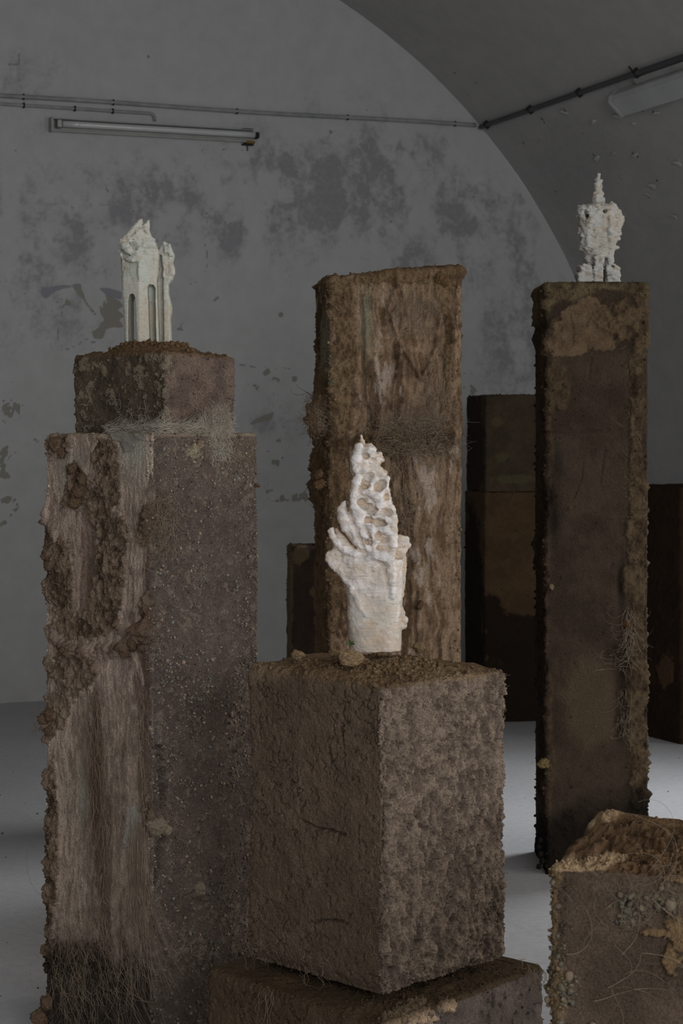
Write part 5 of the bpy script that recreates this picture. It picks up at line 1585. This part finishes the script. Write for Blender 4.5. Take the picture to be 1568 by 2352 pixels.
# --- middle block and slab
crumbs(cblock, 4200, (0.0008, 0.0026), lambda c: c.R * 1.0, (0.85, 1.45))
crumbs(cblock, 1500, (0.0008, 0.0022), lambda c: c.L * (0.2 + sm(0.5, 0.62, fbm(c.P, 18, 3, 701))), (0.85, 1.25))
crumbs(cblock, 2000, (0.0012, 0.0075), lambda c: (c.T > 0.6) * (0.15 + sm(0.16, 0.06, np.hypot(c.P[:, 0] - 0.085, c.P[:, 1] - 4.0))) * (np.hypot(c.P[:, 0] - 0.078, c.P[:, 1] - 4.02) > 0.055), (0.75, 1.3), 'loose_soil', None, 3.0)
crumbs(cblock, 420, (0.0012, 0.004), lambda c: (np.abs(c.S) < 0.010) * 1.0 + (np.abs(c.S - 0.392) < 0.012) * 1.4 + (np.abs(c.S + 0.392) < 0.012) * 1.0, (0.85, 1.3))
crumbs(slab, 1300, (0.0009, 0.0045), lambda c: (c.T > 0.5) * 1.0 + (c.T < 0.5) * 0.25, (0.8, 1.3), 'soil_crumbs', None, 3.0)
# --- squat block
crumbs(ublk, 1300, (0.0008, 0.0040), lambda c: (c.T > 0.6) * 0.8 + c.L * 0.5 + c.R * 0.5 + (np.abs(c.S) < 0.01) * 1.0, (0.8, 1.3), 'soil_crumbs', None, 3.0)
crumbs(ublk, 60, (0.003, 0.008), lambda c: (c.T > 0.6) * np.exp(-((np.hypot(c.P[:, 0] + 0.47, c.P[:, 1] - 4.575) - 0.09) / 0.02) ** 2), (0.9, 1.3), 'soil_lumps')
# --- broad pillar
crumbs(mpil, 2200, (0.0012, 0.0055), lambda c: sm(0.0, 0.004, c.V[:, 1] * 0 + 1) * (0.2 + sm(0.4, 0.6, fbm(c.P, 6, 3, 702))) * blobs(c.px, c.py, [(780, 800, 60, 250), (740, 1200, 40, 400), (1035, 900, 20, 500), (900, 640, 140, 16), (900, 1010, 160, 40)]), (0.8, 1.35), 'soil_crumbs', None, 3.0)
crumbs(mpil, 420, (0.0015, 0.008), lambda c: (np.abs(c.S) < 0.014) * 1.2 + (np.abs(c.S - 0.43) < 0.014) * 1.2, (0.8, 1.3), 'soil_lumps', None, 2.4)
# --- slim column
crumbs(rcol, 2200, (0.0012, 0.0055), lambda c: 0.05 + blobs(c.px, c.py, [(1462, 1200, 18, 700), (1255, 1200, 18, 700), (1350, 665, 120, 26), (1360, 1880, 90, 60), (1290, 900, 30, 80)]), (0.8, 1.35), 'soil_crumbs', None, 3.0)
crumbs(rcol, 420, (0.0015, 0.008), lambda c: (np.abs(c.S) < 0.012) * 1.0 + (np.abs(c.S - 0.344) < 0.012) * 1.3 + (np.abs(c.S + 0.34) < 0.02) * 0.6 + ((c.z > c.z1 - 0.03)) * 0.25, (0.8, 1.3), 'soil_lumps', None, 2.4)
# --- nearest block
crumbs(nblk, 2400, (0.0009, 0.0045), lambda c: (c.T > 0.5) * 1.0 + 0.04, (0.75, 1.3), 'soil_crumbs', None, 3.0)
crumbs(nblk, 260, (0.0015, 0.0065), lambda c: (c.T < 0.5) * blobs(c.px, c.py, [(1470, 2080, 50, 36), (1525, 2072, 46, 26), (1445, 2110, 24, 24), (1300, 2270, 22, 60), (1290, 2200, 16, 60)]), name='gravel', palette=[alb(78, 75, 64), alb(70, 68, 60), alb(84, 76, 62), alb(76, 66, 52)])
crumbs(nblk, 700, (0.001, 0.0055), lambda c: (np.abs(c.S) < 0.018) * 1.0, (0.8, 1.35))
PEBD = [lump_mesh('pebble', 50 + k, STONE_UNIT, [alb(78, 72, 60), alb(92, 82, 68), alb(70, 68, 58), alb(96, 82, 68), alb(66, 62, 54), alb(84, 75, 62), alb(74, 66, 55)][k], 1, 0.25, (1, 0.8, 0.6), 0.03) for k in range(7)]
for (a, b, r, k) in [(1450, 2055, 0.0085, 0), (1448, 2073, 0.007, 4), (1438, 2090, 0.0065, 2), (1541, 2075, 0.012, 1), (1510, 2078, 0.008, 0), (1453, 2114, 0.006, 5), (1308, 2238, 0.009, 3), (1290, 2265, 0.008, 0), (1296, 2278, 0.006, 4), (1316, 2300, 0.006, 2), (1258, 2292, 0.007, 5), (1270, 2024, 0.007, 5), (1455, 2118, 0.006, 2), (1362, 2350, 0.006, 3)]:
    p = NFACE.at(a, b) + np.array([NFACE.n[0], NFACE.n[1], 0]) * 0.008
    put(PEBD[k], 'pebble', tuple(p), r, None, nblk)
# --- far blocks
for b in (stack_low, stack_top, far_r, small):
    crumbs(b, 260, (0.002, 0.007), lambda c: 0.15 + (np.abs(c.S) < 0.012) * 1.0 + ((c.z > c.z1 - 0.02)) * 0.3, (0.8, 1.3), 'soil_crumbs', None, 2.4)

# --- clods lying on the middle block
CLOD = alb(98, 82, 62)
for nm, px_, py_, Y_, r, sq, sd, lb in [
        ('clod', 806, 1510, 3.87, 0.025, (1.15, 0.8, 0.7), 3, 'largest tan earth clod in front of the flame-shaped sculpture'),
        ('clod', 683, 1505, 3.92, 0.019, (1.2, 0.8, 0.62), 8, 'brown earth clod halfway between the flame sculpture and the fibre-hung pillar'),
        ('clod', 961, 1486, 4.03, 0.0125, (1.1, 0.9, 0.85), 12, 'small round earth clod just beside the foot of the flame-shaped sculpture'),
        ('clod', 767, 1500, 3.93, 0.0105, (1.1, 0.9, 0.85), 17, 'small earth clod between the two larger clods on the middle block')]:
    me = lump_mesh(nm, sd, SOIL_UNIT, CLOD * 1.1, 4, 0.40, sq, 0.2)
    o = put(me, nm, unproj(px_, py_, Y_), r, (0.1, 0.15, 0.2 * sd))
    tag(o, lb, 'clod')

# --- lumps stuck to pillars
def lump(parent, face, a, b, r, color, sq=(1, 1, 0.8), off=0.006, sd=1):
    p = face.at(a, b) + np.array([face.n[0], face.n[1], 0]) * off
    put(lump_mesh('mud_lump', sd, SOIL_UNIT, np.array(color) * 1.05, 3, 0.45, sq, 0.42), 'mud_lump', tuple(p), r, (0.3 * sd, 0.2 * sd, sd), parent)  # each lump has its own shape


CL_L = Face(RPC[3], RPC[0])
lump(rcol, CFACE, 1248, 1752, 0.020, alb(96, 82, 54), (0.8, 0.8, 1), 0.008, 5)
lump(rcol, CFACE, 1266, 1348, 0.009, alb(116, 100, 78), (1, .8, .8), 0.004, 6)
lump(rcol, CFACE, 1438, 1432, 0.015, alb(92, 70, 44), (0.9, 0.6, 1.2), 0.006, 7)
for k, (a, b) in enumerate([(1240, 1928), (1236, 1945), (1240, 1962), (1244, 1978), (1238, 1990)]):
    lump(rcol, CFACE, a, b, 0.010, alb(26, 24, 20), (1, .8, .9), 0.002, 20 + k)
for k, (a, b, r, col) in enumerate([(362, 1895, 0.018, alb(104, 98, 80)), (380, 1905, 0.013, alb(112, 104, 86)), (345, 1870, 0.012, alb(92, 84, 68)), (440, 1033, 0.017, alb(122, 112, 92)), (452, 1020, 0.012, alb(110, 96, 78)), (455, 2040, 0.014, alb(112, 106, 88)), (588, 1115, 0.007, alb(92, 74, 54)), (586, 1520, 0.005, alb(110, 96, 80)), (560, 1520, 0.008, alb(92, 84, 70))]):
    lump(lpil, RFACE, a, b, r, col, (1, 0.6, 1), 0.004, 40 + k)
for k, (a, b, r) in enumerate([(110, 1652, 0.020), (122, 1640, 0.018), (118, 1676, 0.014), (112, 1275, 0.012), (114, 1300, 0.012), (170, 1075, 0.016), (185, 1130, 0.018), (178, 1155, 0.016), (196, 1100, 0.014), (148, 1040, 0.014), (130, 1020, 0.016), (112, 2300, 0.018), (98, 2338, 0.024), (110, 2180, 0.014), (310, 1480, 0.016), (330, 1486, 0.012), (295, 1500, 0.014)]):
    lump(lpil, LFACE, a, b, r, alb(84, 68, 54), (1, 0.7, 0.9), 0.008, 60 + k)
for k, (a, b, r) in enumerate([(718, 945, 0.030), (714, 968, 0.026), (722, 988, 0.022), (728, 922, 0.020), (1008, 638, 0.020), (1024, 648, 0.018), (963, 1390, 0.016), (728, 1090, 0.018), (732, 1112, 0.02)]):
    lump(mpil, MFACE, a, b, r, alb(80, 62, 44), (1, 0.6, 1), 0.006, 90 + k)

# --- fibres
D90 = -math.pi / 2
F1 = strands(LFACE, 230, (180, 1560, 340, 2050), (0.10, 0.34), (D90, 0.22), 4.0, (0.006, 0.020))
F1 += strands(LFACE, 90, (305, 1860, 345, 1960), (0.28, 0.46), (D90 + 0.03, 0.05), 1.2, (0.008, 0.020))
F1 += strands(LFACE, 300, (140, 2040, 335, 2300), (0.05, 0.2), (D90 + 0.3, 0.6), 7.0, (0.006, 0.024))
F1 += strands(LFACE, 70, (125, 2120, 200, 2352), (0.04, 0.12), (D90 + 0.4, 0.7), 10.0, (0.006, 0.02))
F1 += strands(LFACE, 40, (92, 1640, 130, 1690), (0.02, 0.045), (2.6, 0.9), 24.0, (0.01, 0.03))
tubes('hanging_fibres', F1, RNG.uniform(0.00028, 0.00055, len(F1)), M_FIBRE, lpil)
F2 = strands(LFACE, 90, (120, 1000, 345, 1400), (0.03, 0.10), (D90, 0.7), 12.0, (0.008, 0.022)) + strands(RFACE, 120, (348, 1130, 400, 1260), (0.03, 0.10), (D90, 0.9), 14.0, (0.006, 0.02))
F2 += strands(RFACE, 60, (345, 1850, 400, 1920), (0.02, 0.05), (0, 2.0), 20.0, (0.006, 0.014))
tubes('brown_fibres', F2, RNG.uniform(0.0003, 0.0006, len(F2)), M_FIBRE, lpil)
LIN = Face(LPC[3], LPC[0], -0.010); RIN = Face(LPC[0], LPC[1], -0.010)
F3 = strands(RIN, 620, (455, 962, 528, 998), (0.015, 0.05), (0.3, 1.3), 26.0, (-0.014, 0.012), seg=9) + strands(RIN, 420, (474, 988, 522, 1052), (0.012, 0.045), (D90, 0.9), 24.0, (0.006, 0.016), seg=9)
F3 += strands(LIN, 520, (235, 976, 340, 997), (0.02, 0.06), (0.0, 0.35), 12.0, (-0.014, 0.008), seg=9) + strands(RIN, 560, (345, 972, 470, 996), (0.02, 0.06), (0.0, 0.4), 12.0, (-0.014, 0.010), seg=9)
F3 += strands(RIN, 300, (488, 944, 528, 985), (0.012, 0.04), (0.8, 1.2), 26.0, (-0.014, 0.004), seg=9) + strands(LIN, 40, (270, 965, 400, 985), (0.015, 0.04), (0.9, 0.8), 18.0, (-0.01, 0.004), seg=9) + strands(RIN, 24, (490, 930, 522, 955), (0.02, 0.045), (1.2, 0.8), 22.0, (-0.012, 0.0), seg=9)
tubes('pale_fibre_nest', F3, RNG.uniform(0.00028, 0.0005, len(F3)), M_FIBRE_PALE, lpil)
F4 = strands(MFACE, 200, (705, 930, 735, 990), (0.03, 0.07), (0.0, 2.0), 34.0, (0.004, 0.035)) + strands(MFACE, 420, (850, 960, 1000, 1050), (0.05, 0.16), (0.5, 0.9), 12.0, (0.006, 0.024))
F4 += strands(MFACE, 130, (880, 690, 990, 780), (0.04, 0.11), (0.8, 0.35), 7.0, (0.006, 0.016)) + strands(MFACE, 140, (840, 1050, 960, 1250), (0.05, 0.2), (D90, 0.5), 8.0, (0.005, 0.02)) + strands(MFACE, 90, (980, 780, 1035, 960), (0.05, 0.15), (D90 - 0.3, 0.4), 8.0, (0.006, 0.02))
F4 += strands(MFACE, 60, (740, 660, 1030, 720), (0.02, 0.05), (-0.8, 0.9), 20.0, (0.004, 0.02))
tubes('brown_fibres', F4, RNG.uniform(0.0004, 0.0008, len(F4)), M_FIBRE, mpil)
F5 = strands(MFACE, 160, (708, 900, 745, 1000), (0.03, 0.08), (D90, 1.2), 30.0, (0.004, 0.035)) + strands(MFACE, 160, (760, 1000, 1040, 1040), (0.04, 0.12), (0.0, 1.2), 14.0, (0.004, 0.024))
tubes('dark_fibres', F5, RNG.uniform(0.0005, 0.0009, len(F5)), M_FIBRE_DARK, mpil)
F6 = strands(CFACE, 90, (1434, 1390, 1456, 1500), (0.03, 0.12), (D90, 0.35), 11.0, (0.008, 0.020)) + strands(CFACE, 60, (1418, 1580, 1450, 1700), (0.02, 0.08), (D90, 0.5), 13.0, (0.006, 0.016)) + strands(CFACE, 26, (1360, 1500, 1440, 1550), (0.03, 0.08), (0.2, 0.8), 9.0, (0.006, 0.014)) + strands(CFACE, 40, (1430, 780, 1462, 1300), (0.02, 0.04), (D90, 1.0), 20.0, (0.006, 0.02))
tubes('brown_fibres', F6, RNG.uniform(0.0004, 0.0007, len(F6)), M_FIBRE, rcol)
F7 = strands(NFACE, 16, (1420, 2000, 1600, 2200), (0.08, 0.22), (0.5, 0.8), 9.0, (0.006, 0.022), seg=24) + strands(NFACE, 14, (1290, 2040, 1540, 2340), (0.05, 0.13), (0.2, 1.0), 11.0, (0.004, 0.010), seg=20) + strands(NFACE, 30, (1500, 1995, 1600, 2040), (0.02, 0.06), (0, 1.2), 24.0, (0.004, 0.014))
tubes('straw_strands', F7, RNG.uniform(0.0002, 0.0006, len(F7)), M_FIBRE, nblk)
CFR = Face(CB[0], CB[1]); CFL = Face(CB[3], CB[0])
F8 = strands(CFL, 40, (566, 2080, 620, 2200), (0.02, 0.06), (0, 1.5), 16.0, (0.004, 0.012)) + strands(CFL, 26, (650, 1740, 700, 1830), (0.02, 0.05), (D90 - .5, 0.3), 8.0, (0.002, 0.006)) + strands(CFL, 30, (690, 2190, 760, 2235), (0.02, 0.06), (0.0, 1.6), 20.0, (0.004, 0.02)) + strands(CFR, 14, (1120, 1540, 1156, 1700), (0.012, 0.026), (0.2, 0.8), 16.0, (0.004, 0.008)) + strands(CFL, 24, (840, 1880, 880, 2200), (0.015, 0.05), (D90, 0.9), 20.0, (0.004, 0.012))
tubes('straw_strands', F8, RNG.uniform(0.0003, 0.0005, len(F8)), M_FIBRE, cblock)
SFL = Face(SB[3], SB[0]); SFR = Face(SB[0], SB[1])
F9 = strands(SFL, 10, (600, 2260, 640, 2290), (0.05, 0.1), (D90 - 0.3, 0.25), 6.0, (0.004, 0.01)) + strands(SFR, 26, (1190, 2200, 1246, 2260), (0.02, 0.06), (D90, 0.7), 14.0, (0.004, 0.012))
tubes('straw_strands', F9, RNG.uniform(0.0004, 0.0009, len(F9)), M_FIBRE, slab)
UFL = Face(UPC[3], UPC[0]); UFR = Face(UPC[0], UPC[1])
F10 = strands(UFL, 30, (180, 930, 380, 985), (0.02, 0.05), (0.8, 0.9), 18.0, (0.002, 0.012)) + strands(UFR, 24, (440, 830, 525, 960), (0.02, 0.05), (0.6, 1.2), 18.0, (0.002, 0.01))
tubes('straw_strands', F10, RNG.uniform(0.0003, 0.0005, len(F10)), M_FIBRE_PALE, ublk)

# --- scraps of clear film showing through the mud
mf, Nn, Ll, Bb = mat_new('clear_film', 0.22, 0.6)
tcf = Nn.new('ShaderNodeTexCoord'); nf_ = noise_node(Nn, Ll, tcf.outputs['Object'], 30, 4, 0.6)
rf = ramp(Nn, Ll, nf_.outputs['Fac'], [(0.3, (0.17, 0.155, 0.13)), (0.7, (0.27, 0.25, 0.215))]); Ll.new(rf.outputs[0], Bb.inputs['Base Color'])


def film(parent, face, poly, off, n=26, seed=1):
    xs = [p[0] for p in poly]; ys = [p[1] for p in poly]
    gx, gy = np.meshgrid(np.linspace(min(xs), max(xs), n), np.linspace(min(ys), max(ys), n))
    pts = np.array([face.at(a, b) for a, b in zip(gx.ravel(), gy.ravel())])
    nz = fbm(pts, 80, 3, seed) - 0.5
    pts += np.array([face.n[0], face.n[1], 0]) * (off + nz * 0.009)[:, None]
    keep = poly_sdf(gx.ravel(), gy.ravel(), poly) < 0
    F = grid_faces(n, n); F = F[keep[F].all(1)]
    u, inv = np.unique(F, return_inverse=True)
    o = mesh_np('plastic_film', pts[u], inv.reshape(-1, 4), mf, None, True, parent)
    so = o.modifiers.new('thickness', 'SOLIDIFY'); so.thickness = 0.0008
    o['label'] = 'shiny scrap of clear film'
    return o


film(lpil, LFACE, [(252, 992), (338, 996), (334, 1010), (318, 1012), (306, 1036), (286, 1040), (276, 1016), (256, 1008)], 0.003, 30, 3)

# --- a sprout at the foot of the flame-shaped sculpture
M_LEAF = plain_mat('leaf_green', (0.045, 0.075, 0.02), 0.6, 0.3, 0, 0.3, 60)
sp = np.array(unproj(805, 1482, 3.97))
spr = empty('sprout', tuple(sp), 'tiny green sprout beside the foot of the flame-shaped sculpture', 'plant')
for k, (dx, dz, ln) in enumerate([(-0.010, 0.004, 1), (0.006, 0.009, 1), (-0.003, 0.012, 1), (0.010, 0.002, 1)]):
    t = np.linspace(0, 1, 5)
    cen = np.stack([dx * t, -0.003 * t, dz * t + 0.002 * np.sin(t * 3)], -1)
    wd = 0.0028 * np.sin(np.pi * np.clip(t * 0.9 + 0.08, 0, 1))
    side = np.array([0.3, 0.2, 0.9]) if abs(dz) < abs(dx) else np.array([0.95, 0.2, 0.1])
    VV = np.concatenate([cen + side * wd[:, None], cen - side * wd[:, None] + np.array([0, 0.0006, 0])])
    FF = [(i, i + 1, 5 + i + 1, 5 + i) for i in range(4)]
    mesh_np('leaf', VV + sp, FF, M_LEAF, None, True, spr)

# --- specks of soil on the floor
n = 150
fx = np.concatenate([RNG.uniform(-1.6, -0.75, 70), RNG.uniform(0.4, 1.9, 80)]); fy = np.concatenate([RNG.uniform(4.8, 9.5, 70), RNG.uniform(4.6, 8.6, 80)])
rr = 0.0012 + 0.0045 * RNG.random(n) ** 3
o = scatter_lumps('floor_crumbs', np.stack([fx, fy, rr * 0.4], -1), rr, np.repeat(alb(60, 52, 44)[None], n, 0), None, SOIL)
o['label'] = 'scattered specks of soil lying on the pale floor'
